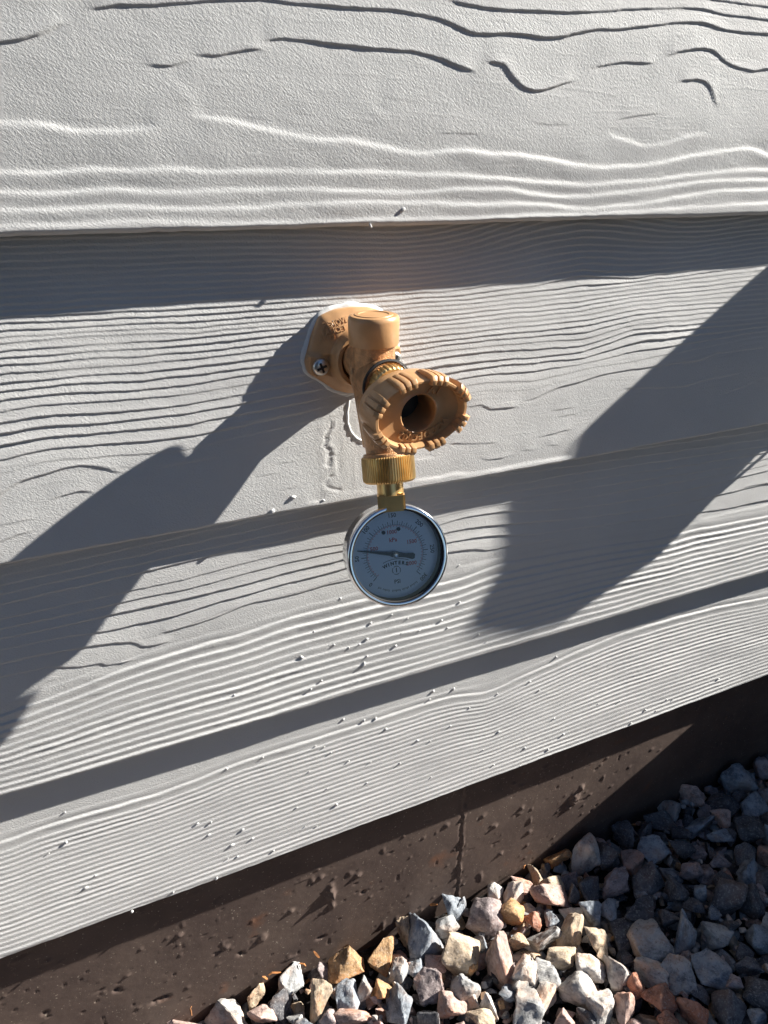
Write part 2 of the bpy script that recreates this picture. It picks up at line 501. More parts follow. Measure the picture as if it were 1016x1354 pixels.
BLOBS = {1: [(533, 277, 2.0), (490, 299, 1.3)],
 2: [(388, 657, 1.9), (360, 676, 2.6), (428, 661, 1.2)]}
def blobs(ox, oy, rows):
    return [(ox + x / 4, oy + y / 4, r) for x, y, r in rows]
BLOBS[3] = blobs(254, 660, [(785, 525, 1.8), (945, 655, 1.8), (645, 700, 1.2), (750, 770, 1.7), (925, 740, 2.0), (885, 768, 1.6), (580, 835, 1.9), (907, 875, 2.4), (685, 960, 1.6), (628, 1005, 2.0), (225, 1035, 1.3), (880, 960, 1.2), (925, 830, 1.3), (325, 385, 1.0), (135, 768, 1.0), (215, 650, 1.0), (830, 785, 1.3)]) + \
    blobs(508, 620, [(40, 770, 1.7), (400, 705, 1.6), (305, 800, 1.6), (185, 855, 1.2), (60, 935, 1.9), (500, 875, 1.2), (125, 790, 1.1), (90, 870, 1.1), (335, 840, 1.2), (395, 510, 1.1), (270, 270, .8), (545, 912, .9)])
BLOBS[4] = blobs(0, 1000, [(350, 455, 2.3), (455, 695, 2.0), (505, 630, 1.3), (915, 720, 2.1), (700, 820, 2.0), (260, 512, .9), (345, 295, 1.0)]) + \
    blobs(254, 920, [(185, 385, 1.4), (800, 125, 1.9), (910, 130, 1.6), (970, 120, 1.8), (268, 708, 2.0), (213, 788, 2.1), (90, 735, 1.7), (320, 755, 1.9), (130, 965, 2.0), (765, 575, 2.3), (375, 325, 1.2), (555, 590, 1.3), (620, 400, 1.3), (700, 270, 1.2), (715, 490, 1.2), (925, 460, 1.3), (240, 850, 1.5), (30, 675, 1.4), (100, 670, 1.4), (830, 345, 1.6), (430, 820, 1.5), (655, 265, 1.0), (735, 300, 1.4), (945, 350, 1.2), (190, 860, 1.0), (660, 690, .9), (600, 690, .9)]) + \
    blobs(508, 820, [(260, 375, 2.3), (365, 365, 1.9), (240, 420, 1.4), (178, 635, 1.9), (82, 758, 1.6), (605, 590, 2.4), (770, 325, 1.8), (820, 370, 1.5), (910, 195, 2.1), (948, 603, 2.0), (897, 520, 1.6), (745, 675, 1.6), (865, 685, 1.8), (450, 465, 1.4), (350, 560, 1.5), (525, 685, 1.2), (10, 575, 1.8), (600, 390, 1.2), (245, 640, 1.0), (250, 830, 1.3), (580, 765, 1.2), (720, 770, 1.1)]) + \
    blobs(762, 740, [(752, 630, 1.9), (478, 740, 1.9), (232, 747, 1.6), (115, 762, 1.2), (365, 795, 2.0), (420, 800, 1.4), (290, 865, 1.5), (510, 740, 1.1)])

# slow shear of the right-hand end of family lines outside the photograph: keep them level
def interp_line(i, pts, X):
    pts = list(pts)
    if pts[-1][0] >= 1010:
        pts.append((1130, pts[-1][1] - (0 if i == 1 else .30 * (1130 - pts[-1][0]))))
    if pts[0][0] <= 3:
        pts.insert(0, (-110, pts[0][1] + (0 if i == 1 else .2 * (110 + pts[0][0]))))
    w = to_board(i, np.array(pts))
    o = np.argsort(w[:, 0])
    x, z = w[o, 0], w[o, 2]
    # smooth interpolation: resample finely then blur
    xf = np.linspace(x[0], x[-1], 400)
    zf = np.interp(xf, x, z)
    k = 9
    zp = np.pad(zf, k, mode='reflect', reflect_type='odd')
    ker = np.hanning(2 * k + 1); ker /= ker.sum()
    zf = np.convolve(zp, ker, mode='valid')
    return np.interp(X, xf, zf), x[0], x[-1]

def sstep(a, b, t):
    u = np.clip((t - a) / (b - a), 0, 1)
    return u * u * (3 - 2 * u)

def make_board(i):
    zb, zt, y0 = board_plane(i)
    fine = i > 0
    x_in = np.arange(-.36, .60, .0015 if fine else .02)
    xs = np.concatenate([np.arange(-1.2, -.36, .006 if fine else .02), x_in, np.arange(.60, 1.6, .006 if fine else .02)])
    zs = np.arange(zb, zt + LAP, .00052 if fine else .004)
    X, Z = np.meshgrid(xs, zs, indexing='ij')
    H = np.zeros_like(X)
    edge = np.zeros_like(xs)
    if fine:
        wob = vnoise(X * 55, Z * 160, 3 + i) * .00045 + vnoise(X * 240, Z * 500, 5 + i) * .00022 + vnoise(X * 700, Z * 900, 6 + i) * .00012
        Zw = Z + wob
        amp_n = .8 + .35 * vnoise(X * 14, Z * 60, 11 + i)
        fams = {2: [('T', FAM2, .00095, None)], 3: [('T', U3, .00072, None), ('K', K3, .0010, None)], 4: [('K', K4, .00085, None)]}.get(i, [])
        for kind, fam, A, _ in fams:
            L = np.stack([interp_line(i, p, xs)[0] for p in fam], 1)      # columns x lines (top to bottom)
            L = np.minimum.accumulate(L - np.arange(L.shape[1]) * 1e-5, axis=1)
            kw = np.hanning(161); kw /= kw.sum()
            sm = lambda v: np.convolve(np.pad(v, 80, mode='edge'), kw, mode='valid')
            D0 = np.clip(sm(L[:, 0] - L[:, 1]), .0028, .0075); LS = sm(L[:, 0])
            for c in range(len(xs)):
                ph = np.interp(-Zw[c], -L[c], np.arange(L.shape[1]), left=-1, right=-2)
                zc = Zw[c]
                # outside the family: continue with the neighbouring spacing, then fade
                d0 = D0[c]; d1 = max(L[c, -2] - L[c, -1], .0015)
                up = zc > L[c, 0]; dn = zc < L[c, -1]
                lev = 1 - np.exp(-np.maximum(zc - L[c, 0], 0) / .012)
                ph = np.where(up, (L[c, 0] * (1 - lev) + LS[c] * lev - zc) / d0, ph)
                ph = np.where(dn, L.shape[1] - 1 + (L[c, -1] - zc) / d1, ph)
                fr = ph - np.floor(ph)
                li = np.clip(np.floor(ph + .5).astype(int), 0, L.shape[1] - 1)
                loc = np.interp(ph, np.arange(L.shape[1] - 1) + .5, -np.diff(L[c]))
                loc = np.maximum(loc, .001)
                sizes = np.clip(loc / .0075, .30, 1.15)
                if kind == 'T':
                    w = np.clip(.00085 / loc, .07, .42)
                    h = np.where(fr < w, 1 - sstep(0, 1, fr / w), ((fr - w) / (1 - w)) ** 1.25)
                    env = 1.0
                    if i == 3:
                        env = np.where(dn, np.exp(-(L[c, -1] - zc) / .006), 1.0)
                    else:
                        env = np.where(dn, np.exp(-(L[c, -1] - zc) / .008), 1.0)
                else:
                    w = np.clip(.0016 / loc, .22, .5)
                    h = np.where(fr < w, sstep(0, 1, fr / w), 1 - sstep(0, 1, (fr - w) / (1 - w)) ** .9)
                    env = np.where(up, np.exp(-(zc - L[c, 0]) / .004), 1.0)
                lm = .75 + .5 * np.abs(np.sin(li * 2.39 + i))
                H[c] += A * env * (h - .5) * sizes * lm * amp_n[c]
        if i == 4:      # thin dark lips in the lowest centimetre
            pass
        for kind, wt, pts in SINGLE[i]:
            zl, xa, xb = interp_line(i, pts, xs)
            m = (xs > xa) & (xs < xb)
            if not m.any(): continue
            x = xs[m]
            e = np.minimum(sstep(0, .010, x - xa), sstep(0, .010, xb - x)) * wt * (.85 + .25 * vnoise(x * 40, x * 0 + i, 21))
            dz = (Zw[m] - zl[m][:, None])
            # steep lines (hooks) keep a constant width measured across the line
            sl = np.gradient(zl[m], x)
            dz = dz / np.sqrt(1 + sl ** 2)[:, None]
            if kind == 'D':
                h = np.where(dz > 0, np.exp(-dz / .0055), -.55 * np.exp(dz / .0035)) * np.tanh(np.abs(dz + .00002) / .00038)
                H[m] += (.00064 if i == 1 else .00066) * e[:, None] * h
            else:
                h = np.where(dz > 0, -.85 * np.exp(-dz / .0072), .65 * np.exp(dz / .0060)) * np.tanh(np.abs(dz) / .0016)
                H[m] += .00105 * e[:, None] * h
        H += vnoise(X * 20, Z * 45, 31 + i) * .00022 + vnoise(X * 90, Z * 170, 32 + i) * .00007
        # fibre dashes
        H += np.clip(vnoise(X * 60, Z * 900, 40 + i) - .55, 0, 1) * .0002
        if i == 2:      # the cut and caulked slot below the faucet
            for pts, wd, dp in ((((437, 559), (433, 573), (432, 586), (435, 597), (437, 606), (434, 616)), .0011, -.0021),
                                (((443, 600), (449, 613), (445, 627)), .0008, -.0011),
                                (((437, 629), (432, 637), (435, 644), (450, 648)), .0011, -.0018),
                                (((441, 558), (438, 573), (438, 588), (441, 600)), .0012, .0010),
                                (((441, 606), (440, 618)), .0012, .0012)):
                w = to_board(2, np.array(pts))
                rg = (xs > w[:, 0].min() - .01) & (xs < w[:, 0].max() + .01)
                px_, pz_ = X[rg] + vnoise(X[rg] * 160, Z[rg] * 160, 77) * .0016 + vnoise(X[rg] * 500, Z[rg] * 500, 78) * .0009, Z[rg]
                dmin = np.full(px_.shape, 9.)
                for a, b in zip(w[:-1], w[1:]):
                    ab = np.array([b[0] - a[0], b[2] - a[2]])
                    t = np.clip(((px_ - a[0]) * ab[0] + (pz_ - a[2]) * ab[1]) / (ab @ ab), 0, 1)
                    dmin = np.minimum(dmin, np.hypot(px_ - a[0] - t * ab[0], pz_ - a[2] - t * ab[1]))
                H[rg] += dp * np.exp(-(dmin / wd) ** 2)
            # smeared caulk patch: grain filled in
            patch = sstep(-.028, -.020, X) * sstep(.016, .010, X) * sstep(.540, .555, Z) * 0 + sstep(-.024, -.019, X) * (1 - sstep(.012, .022, X)) * sstep(.496, .503, Z) * (1 - sstep(.570, .585, Z))
            H = H * (1 - .75 * patch) + patch * (.0001 + vnoise(X * 400, Z * 60, 88) * .00008)
        # worn lower edge
        r = (Z - zb)
        H -= .0016 * np.clip(1 - r / .0022, 0, 1) ** 2
    yy = y0(X, Z) - H
    # the lower edge itself is not dead straight
    ed = vnoise(xs * 18, xs * 0 + i, 91) * .0006 + vnoise(xs * 140, xs * 0 + i, 92) * .00025
    Zg = Z + ed[:, None] * np.clip(1 - (Z - zb) / .01, 0, 1)
    nx, nz = X.shape
    T = .0079
    front = np.stack([X, yy, Zg], -1).reshape(-1, 3)
    # underside and back rows
    low = np.stack([xs, yy[:, 0] + .0012, Zg[:, 0] - .0007], -1)
    back0 = np.stack([xs, y0(xs, np.full_like(xs, zb)) + T, Zg[:, 0] - .0004], -1)
    topz = np.full_like(xs, zs[-1])
    back1 = np.stack([xs, y0(xs, topz) + T, topz], -1)
    V = np.concatenate([front, low, back0, back1]) - np.array([0, 0, .1539])
    idx = np.arange(nx * nz).reshape(nx, nz)
    fq = np.stack([idx[:-1, :-1], idx[1:, :-1], idx[1:, 1:], idx[:-1, 1:]], -1).reshape(-1, 4)
    o1 = nx * nz
    l, b0, b1 = o1 + np.arange(nx), o1 + nx + np.arange(nx), o1 + 2 * nx + np.arange(nx)
    def strip(a, b):
        return np.stack([a[:-1], a[1:], b[1:], b[:-1]], -1)
    fq = np.concatenate([fq, strip(l, idx[:, 0]), strip(b0, l), strip(b1, b0), strip(idx[:, -1], b1)])
    me = bpy.data.meshes.new('siding_board')
    me.vertices.add(len(V)); me.vertices.foreach_set('co', V.astype(np.float32).ravel())
    me.loops.add(fq.size); me.loops.foreach_set('vertex_index', fq.astype(np.int32).ravel())
    me.polygons.add(len(fq)); me.polygons.foreach_set('loop_start', np.arange(0, fq.size, 4, dtype=np.int32))
    me.polygons.foreach_set('use_smooth', np.ones(len(fq), bool))
    me.update(calc_edges=True)
    me.validate()
    o = link_mesh('siding_board', me, SIDING, wall)
    # little lumps of paint and mortar stuck to the face
    if BLOBS.get(i):
        bm = bmesh.new()
        rnd = random.Random(i)
        for (bx, by, rr) in BLOBS[i]:
            p = to_board(i, np.array([bx, by]))
            r = rr * .001 * rnd.uniform(.52, .70)
            b2 = bmesh.new()
            bmesh.ops.create_icosphere(b2, subdivisions=2, radius=r)
            st = rnd.uniform(.9, 1.7)
            ang = rnd.uniform(0, 3.14)
            for v in b2.verts:
                k = 1 + .22 * math.sin(v.co.x / r * 2.1 + rnd.random() * .2 + bx) * math.cos(v.co.z / r * 2.7 + by)
                v.co = Vector((v.co.x * st * k, v.co.y * .8 * k, v.co.z * k))
            M = Matrix.Translation(Vector(p) + WOFF + Vector((0, -.0003, 0))) @ Matrix.Rotation(ang, 4, 'Y')
            add_bm(bm, b2, M)
        bo = bm_obj('paint_lump', bm, SIDING, o, smooth=True)
        bo['kind'] = 'stuff'
    return o

for i in range(5):
    make_board(i)

# caulk: white bead round the flange and the curved seam under it
FX, FZ = 0.0045, 0.5960
def flange_outline(n=96, grow=0.0):
    """angular plate: screw ears low at the sides, straight flanks, domed top"""
    half = [(0, 29.7), (-11.2, 28.8), (-21.5, 25.5), (-27.4, 13.8), (-32.8, -1.1), (-31.4, -8.3), (-13.1, -21.9), (-4.9, -24.9), (0, -25.5)]
    poly = half + [(-x, z) for x, z in half[-2:0:-1]]
    N = 720
    rr = np.zeros(N)
    for k in range(N):
        a = 2 * math.pi * k / N
        c, s = math.cos(a), math.sin(a)
        for (x0, z0), (x1, z1) in zip(poly, poly[1:] + poly[:1]):
            den = c * (z1 - z0) - s * (x1 - x0)
            if abs(den) < 1e-9: continue
            t = (x0 * (z1 - z0) - z0 * (x1 - x0)) / den
            u = (x0 * s - z0 * c) / den
            if t > 0 and -1e-6 <= u <= 1 + 1e-6: rr[k] = t
    ker = np.hanning(27); ker /= ker.sum()
    rr = np.convolve(np.concatenate([rr[-13:], rr, rr[:13]]), ker, mode='valid') * .001
    return [(float(rr[k * N // n] + grow) * math.cos(2 * math.pi * k / n), float(rr[k * N // n] + grow) * math.sin(2 * math.pi * k / n)) for k in range(n)]
zb2, zt2, y02 = board_plane(2)
def wall_y(x, z): return float(y02(np.array(x), np.array(z)))
bm = bmesh.new()
rnd = random.Random(3)
rings = [(.0017, -.0001), (.0014, .0010), (.0005, .0018), (-.003, .0018)]
RV = []
for g, h in rings:
    ring = []
    for k, (dx, dz) in enumerate(flange_outline(96, 0)):
        L = math.hypot(dx, dz)
        wav = .0004 * math.sin(k * .31) + .0003 * math.sin(k * .83 + 1) + .00012 * math.sin(k * 2.1)
        up = 1.25 if dz > 0 or dx < 0 else .8
        s = (L + g * up + (wav if g > 0 else 0)) / L
        x, z = FX + dx * s, FZ + dz * s
        ring.append(bm.verts.new(Vector((x, wall_y(x, z) - h * (1 + .12 * math.sin(k * .6)), z)) + WOFF))
    RV.append(ring)
for A_, B_ in zip(RV[:-1], RV[1:]):
    for k in range(96):
        bm.faces.new((A_[k], A_[(k + 1) % 96], B_[(k + 1) % 96], B_[k]))
seam = to_board(2, np.array([(462, 528), (459.5, 545), (460, 560), (464, 571), (471, 579), (480, 584), (492, 588)]))
xx = np.interp(np.linspace(0, 6, 25), range(7), seam[:, 0]); zz = np.interp(np.linspace(0, 6, 25), range(7), seam[:, 2])
sweep(bm, [Vector((x, wall_y(x, z) + .0002, z)) + WOFF for x, z in zip(xx, zz)], [.0008 + .0004 * abs(math.sin(k * .9)) for k in range(25)], 8)
seam = to_board(2, np.array([(404, 667), (424, 663), (433, 657), (450, 652), (475, 648)]))
bm_obj('caulk_bead', bm, CAULK, wall, smooth=True, sharp=60)

# ------------------------------------------------------------------ foundation
FY = 0.0172
xs = np.concatenate([np.arange(-1.2, -.34, .02), np.arange(-.34, .62, .0016), np.arange(.62, 1.6, .02)])
zs = np.concatenate([np.arange(-.30, -.10, .02), np.arange(-.10, .175, .0016)])
X, Z = np.meshgrid(xs, zs, indexing='ij')
H = vnoise(X * 8, Z * 8, 1) * .0006 + vnoise(X * 45, Z * 45, 2) * .00012 + vnoise(X * 160, Z * 160, 3) * .00006 + vnoise(X * 420, Z * 420, 4) * .00006
pn = vnoise(X * 130, Z * 130, 5)
H += np.clip(pn - .80, 0, 1) * .007                     # lumps
H -= np.clip(vnoise(X * 150, Z * 150, 9) - .84, 0, 1) * .009   # pits
def bump_at(px, r, h, sx=1.0, sz=1.0):
    global H
    p = px_plane(np.array(px, float), (0, FY, 0), (0, 1, 0))
    d = ((X - p[0]) / (r * sx)) ** 2 + ((Z - p[2]) / (r * sz)) ** 2
    H += .62 * h * np.exp(-d ** 1.5) * (1 + .8 * vnoise(X * 350, Z * 350, 6))
for px, r, h, a, b in (((438, 1180), .0045, .0075, .8, 2.4), ((440, 1197), .003, .004, .8, 1.6), ((760, 1055), .0055, .005, 1, 2.0), ((768, 1042), .004, .004, 1, 1.2), ((752, 1068), .003, .003, 1, 1),
                       ((474, 1157), .0032, .0035, 1, 1), ((463, 1156), .0028, .003, 1, 1), ((424, 1160), .003, .003, 1, 1), ((385, 1205), .003, .0028, 1, 1), ((348, 1240), .0036, .0035, 1, 1.5),
                       ((300, 1253), .0028, .0028, 1, 1), ((507, 1223), .003, .003, .7, 1.8), ((640, 1078), .003, .003, 1, 1), ((655, 1092), .0026, .003, 1, 1), ((662, 1128), .0026, .003, 1, 1), ((700, 1100), .003, .0028, 1, 1),
                       ((238, 1236), .0028, .003, 1, 1), ((590, 1092), .003, .0028, 1, 1), ((690, 1068), .003, .003, 1, 1)):
    bump_at(px, r, h, a, b)
for px, r, h, a, b in (((368, 1294), .0045, -.006, 1.3, .8), ((318, 1262), .003, -.004, 1, 1), ((212, 1323), .005, -.006, 1.6, .7), ((155, 1310), .003, -.004, 1, 1), ((425, 1240), .0032, -.004, 1.5, .7), ((60, 1340), .003, -.003, 1, 1), ((480, 1180), .0025, -.003, 1, 1)):
    bump_at(px, r, h, a, b)
# the form joint: a ragged vertical fin
pj = px_plane(np.array([(614, 1072), (611, 1120), (606, 1178)]), (0, FY, 0), (0, 1, 0))
xj = np.interp(Z, pj[::-1, 2], pj[::-1, 0]) + vnoise(Z * 220, Z * 0, 8) * .0012
H += .0020 * np.exp(-((X - xj) / .0013) ** 2) * np.clip(.35 + 1.1 * vnoise(Z * 130, Z * 0 + 3, 8), 0, 1.4) - .0009 * np.exp(-((X - xj + .003) / .0015) ** 2)
nx, nz = X.shape
V = np.stack([X, FY - H, Z + .3], -1).reshape(-1, 3)
idx = np.arange(nx * nz).reshape(nx, nz)
fq = np.stack([idx[:-1, :-1], idx[1:, :-1], idx[1:, 1:], idx[:-1, 1:]], -1).reshape(-1, 4)
nb = len(V)
V = np.concatenate([V, np.array([(xs[0], .2, 0), (xs[-1], .2, 0), (xs[-1], .2, zs[-1] + .3), (xs[0], .2, zs[-1] + .3)])])
faces = [tuple(f) for f in fq] + [tuple(list(idx[::-1, -1]) + [nb + 3, nb + 2])] + [(nb, nb + 3, nb + 2, nb + 1)]
found = mesh_obj('foundation_wall', V, faces, CONCRETE, smooth=True)
found.location = (0, 0, -.3)
tag(found, 'dark brown painted concrete foundation wall below the siding, pitted and lumpy', 'foundation')

# house body behind the siding (sheathing), so that nothing shines through
bm = bmesh.new()
box(bm, (.2, .13, .60), (2.8, .2, .85))
bm_obj('sheathing', bm, DARKM, wall).location = WOFF

# ------------------------------------------------------------------ ground
def gz(x): return float(np.interp(x, (-.6, -.2, .2, .5, 1.0), (-.062, -.058, -.046, -.030, -.022)))
bm = bmesh.new()
gxs = [-60, -20, -5, -2] + [x * .1 for x in range(-12, 17)] + [3, 6, 20, 60]
gys = [-60, -20, -6, -2, -1.2, -.8, -.5, -.3, -.15, -.05, .01, .03, 60]
gv = [[bm.verts.new((x, y, (gz(x) if -1.3 < x < 1.7 and -1.3 < y < .05 else -.05) - .022)) for y in gys] for x in gxs]
for a in range(len(gxs) - 1):
    for b in range(len(gys) - 1):
        bm.faces.new((gv[a][b], gv[a + 1][b], gv[a + 1][b + 1], gv[a][b + 1]))
ground = bm_obj('gravel_bed', bm, SOIL)
tag(ground, 'bed of crushed grey, tan and pink stone along the foundation', kind='structure')

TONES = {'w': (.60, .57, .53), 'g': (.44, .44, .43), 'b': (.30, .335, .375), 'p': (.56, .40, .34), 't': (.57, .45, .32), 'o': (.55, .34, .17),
         'm': (.40, .33, .32), 'd': (.13, .13, .14), 'r': (.48, .24, .16)}  # dark tone deepened to stand for shade on the right-hand stones
def stone_mesh(seed, n=13, sub=True, flat=1.0):
    rnd = random.Random(seed)
    bm = bmesh.new()
    for _ in range(n):
        while True:
            v = Vector((rnd.uniform(-1, 1), rnd.uniform(-1, 1), rnd.uniform(-1, 1)))
            if .5 < v.length < 1.0: break
        v = v.normalized() * rnd.uniform(.85, 1.08)
        bm.verts.new(v)
    r = bmesh.ops.convex_hull(bm, input=bm.verts)
    bmesh.ops.delete(bm, geom=list({g for g in r['geom_interior'] + r['geom_unused'] if isinstance(g, bmesh.types.BMVert)}), context='VERTS')
    bmesh.ops.dissolve_limit(bm, angle_limit=math.radians(14), verts=bm.verts, edges=bm.edges)
    bmesh.ops.bevel(bm, geom=bm.edges[:], offset=.05, segments=1, affect='EDGES', profile=.5)
    bmesh.ops.triangulate(bm, faces=bm.faces)
    if sub:
        for lim in (.5, .25, .13):
            bmesh.ops.subdivide_edges(bm, edges=[e for e in bm.edges if e.calc_length() > lim], cuts=1, use_grid_fill=False)
            bmesh.ops.triangulate(bm, faces=bm.faces)
        bm.normal_update()
        off_ = Vector((seed * 3.7, seed * 1.3, 0))
        for v in bm.verts:
            v.co += v.normal * (  .06 * mnoise.noise(v.co * 1.4 + off_) + .055 * mnoise.noise(v.co * 3.3 + off_) + .030 * mnoise.noise(v.co * 8 + off_))
    xs_ = [v.co.x for v in bm.verts]; ys_ = [v.co.y for v in bm.verts]; zs_ = [v.co.z for v in bm.verts]
    lo = Vector((min(xs_), min(ys_), min(zs_))); hi = Vector((max(xs_), max(ys_), max(zs_)))
    for v in bm.verts:
        v.co = Vector(tuple((v.co[k] - (lo[k] + hi[k]) / 2) / (hi[k] - lo[k]) for k in range(3)))   # unit box
    me = bpy.data.meshes.new('stone')
    bmesh.ops.recalc_face_normals(bm, faces=bm.faces)
    bm.to_mesh(me); bm.free()
    ca = me.color_attributes.new('tone', 'FLOAT_COLOR', 'POINT')
    ca.data.foreach_set('color', [0.0] * 4 * len(me.vertices))
    me.polygons.foreach_set('use_smooth', [True] * len(me.polygons))
    me.set_sharp_from_angle(angle=math.radians(38))
    me.materials.append(STONE)
    return me
# object coordinates of a unit stone are scaled back to metres in the material through the stone's own size
SHAPES = [stone_mesh(100 + k, random.choice((10, 12, 14, 17))) for k in range(30)]

def z7(rows): return [(600 + a / 2.442, 900 + b / 2.442, w / 2.442, h / 2.442, r, t) for a, b, w, h, r, t in rows]
def z8(rows): return [(200 + a / 1.954, 1100 + b / 1.954, w / 1.954, h / 1.954, r, t) for a, b, w, h, r, t in rows]
TR = z8([(90, 487, 120, 45, 0, 'p'), (187, 462, 105, 72, -10, 'w'), (265, 410, 45, 75, 0, 't'), (288, 475, 75, 55, 0, 'p'), (355, 368, 62, 88, -10, 'g'),
         (430, 432, 58, 108, 18, 't'), (330, 445, 60, 70, 0, 'd'), (507, 340, 90, 85, 20, 'o'), (595, 322, 62, 72, 0, 'o'), (508, 428, 62, 66, 0, 'b'),
         (548, 407, 40, 66, 10, 'g'), (600, 412, 62, 50, 0, 'o'), (524, 480, 100, 42, 0, 'p'), (640, 452, 66, 78, 0, 'b'), (718, 397, 72, 70, 0, 'm'),
         (650, 262, 36, 72, 0, 't'), (708, 277, 84, 125, -8, 'b'), (640, 365, 44, 76, 20, 'g'), (780, 200, 56, 78, 0, 'b'), (762, 243, 66, 46, -15, 'g'),
         (800, 312, 108, 102, 0, 't'), (862, 215, 96, 84, 0, 'm'), (930, 215, 66, 66, 30, 'o'), (940, 167, 48, 80, 25, 'w'), (902, 347, 68, 155, -4, 'p'),
         (965, 377, 62, 96, 20, 'w'), (780, 460, 76, 78, 0, 'p'), (812, 417, 72, 76, 25, 'g'), (850, 482, 72, 44, 0, 't')])
TR += z7([(885, 287, 118, 100, 0, 'b'), (770, 372, 70, 75, 0, 'p'), (675, 452, 108, 62, 15, 'd'), (335, 572, 86, 64, 0, 'o'), (422, 572, 84, 152, 14, 'w'),
          (312, 697, 132, 82, 25, 'p'), (440, 745, 72, 76, 0, 'b'), (520, 652, 104, 66, -30, 'm'), (632, 642, 100, 112, 20, 'd'), (600, 748, 104, 72, 0, 'd'),
          (640, 850, 136, 106, 0, 'g'), (740, 822, 62, 152, 6, 'b'), (852, 826, 110, 92, -20, 'g'), (885, 712, 100, 150, 30, 'd'), (842, 942, 116, 92, 15, 'b'),
          (722, 947, 92, 100, 0, 'g'), (632, 950, 92, 80, 25, 'w'), (537, 947, 82, 112, -15, 'w'), (445, 937, 104, 80, 20, 'w'), (457, 837, 76, 92, 0, 't'),
          (375, 812, 70, 130, 25, 't'), (345, 892, 104, 72, -15, 't'), (292, 922, 92, 36, 15, 'g'), (225, 957, 76, 118, 20, 'w'),
          (302, 1022, 66, 92, 35, 'w'), (405, 1007, 118, 104, 0, 'w'), (230, 1077, 130, 108, -35, 'g'), (490, 1062, 90, 130, -35, 'w'), (556, 1057, 64, 106, 0, 'p'),
          (660, 1032, 96, 92, 0, 'r'), (692, 1092, 72, 52, 0, 'r'), (772, 1072, 92, 96, 0, 'r'), (30, 1012, 92, 112, 0, 'g'), (300, 842, 104, 86, 0, 'g'),
          (207, 847, 62, 60, 0, 't'), (860, 505, 82, 50, 10, 'b'), (860, 442, 66, 62, 0, 'p'), (952, 622, 76, 88, 0, 'b'), (975, 402, 92, 80, 20, 'b'),
          (950, 330, 62, 46, 0, 'b'), (1000, 287, 52, 66, 0, 'm'), (856, 582, 62, 46, 20, 'm'), (722, 682, 82, 92, 0, 'd'), (800, 692, 46, 72, 0, 'b'),
          (942, 572, 56, 76, 25, 'd'), (640, 542, 82, 70, -20, 'b'), (547, 507, 58, 92, 0, 'd'), (502, 567, 72, 82, 0, 'd'), (960, 482, 90, 80, 0, 'd'),
          (735, 545, 80, 60, 0, 'd'), (765, 612, 76, 50, 0, 'm'), (990, 830, 90, 90, 0, 'b'), (985, 1010, 100, 90, 20, 'd'), (905, 982, 56, 52, 0, 'm'), (895, 1060, 100, 110, 0, 'd'),
          (960, 720, 70, 110, 0, 'd'), (385, 690, 40, 60, 0, 'd'), (700, 775, 60, 60, 0, 'd'), (60, 930, 40, 50, 0, 'o'), (255, 780, 50, 60, 0, 'r'), (590, 985, 60, 80, 0, 'r'),
          (430, 1090, 60, 60, 0, 'd'), (110, 1060, 60, 90, 0, 'w'), (20, 740, 40, 90, 0, 'b'), (950, 930, 80, 70, 0, 'd'), (320, 660, 80, 60, 20, 't'), (215, 660, 70, 50, 15, 'p'),
          (620, 490, 50, 70, 10, 'd'), (870, 640, 60, 50, 0, 'd'), (480, 880, 40, 60, 0, 't'), (310, 965, 80, 60, 0, 'g'), (355, 1090, 60, 60, 10, 'p')])  # right-hand stones toned by their look in shade: shade painted into colour
right, up, fwd = (Vector(CAM_R[:, k]) for k in range(3))
placed = []      # x, y, radius
stones = []
def add_stone(name_parent, p, size, rot, tone, k, depth_scale=.75):
    o = bpy.data.objects.new('stone', SHAPES[k % len(SHAPES)])
    COL.objects.link(o)
    o.parent = name_parent
    o.location = p
    o.rotation_euler = rot
    o.scale = size
    v = random.uniform(.82, 1.15)
    c = TONES[tone]
    o.color = (c[0] * v, c[1] * v, c[2] * v, 1)
    stones.append(o)
    return o
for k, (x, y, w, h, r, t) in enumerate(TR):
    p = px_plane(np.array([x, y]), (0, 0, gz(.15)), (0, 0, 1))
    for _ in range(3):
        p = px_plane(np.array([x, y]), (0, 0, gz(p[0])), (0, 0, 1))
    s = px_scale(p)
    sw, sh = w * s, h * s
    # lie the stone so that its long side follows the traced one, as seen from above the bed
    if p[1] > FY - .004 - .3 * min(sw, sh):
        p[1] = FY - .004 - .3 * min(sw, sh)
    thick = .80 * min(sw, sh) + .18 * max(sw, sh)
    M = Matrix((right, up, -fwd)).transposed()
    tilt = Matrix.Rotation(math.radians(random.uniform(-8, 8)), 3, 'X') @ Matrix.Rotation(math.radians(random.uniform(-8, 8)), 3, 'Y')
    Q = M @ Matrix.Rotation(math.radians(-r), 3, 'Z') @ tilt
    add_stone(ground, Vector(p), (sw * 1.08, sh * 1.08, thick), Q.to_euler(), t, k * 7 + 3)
    placed.append((p[0], p[1], .42 * (sw + sh) / 2))
n_traced = len(stones)
rnd = random.Random(21)
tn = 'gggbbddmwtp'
lower = []
tries = 0
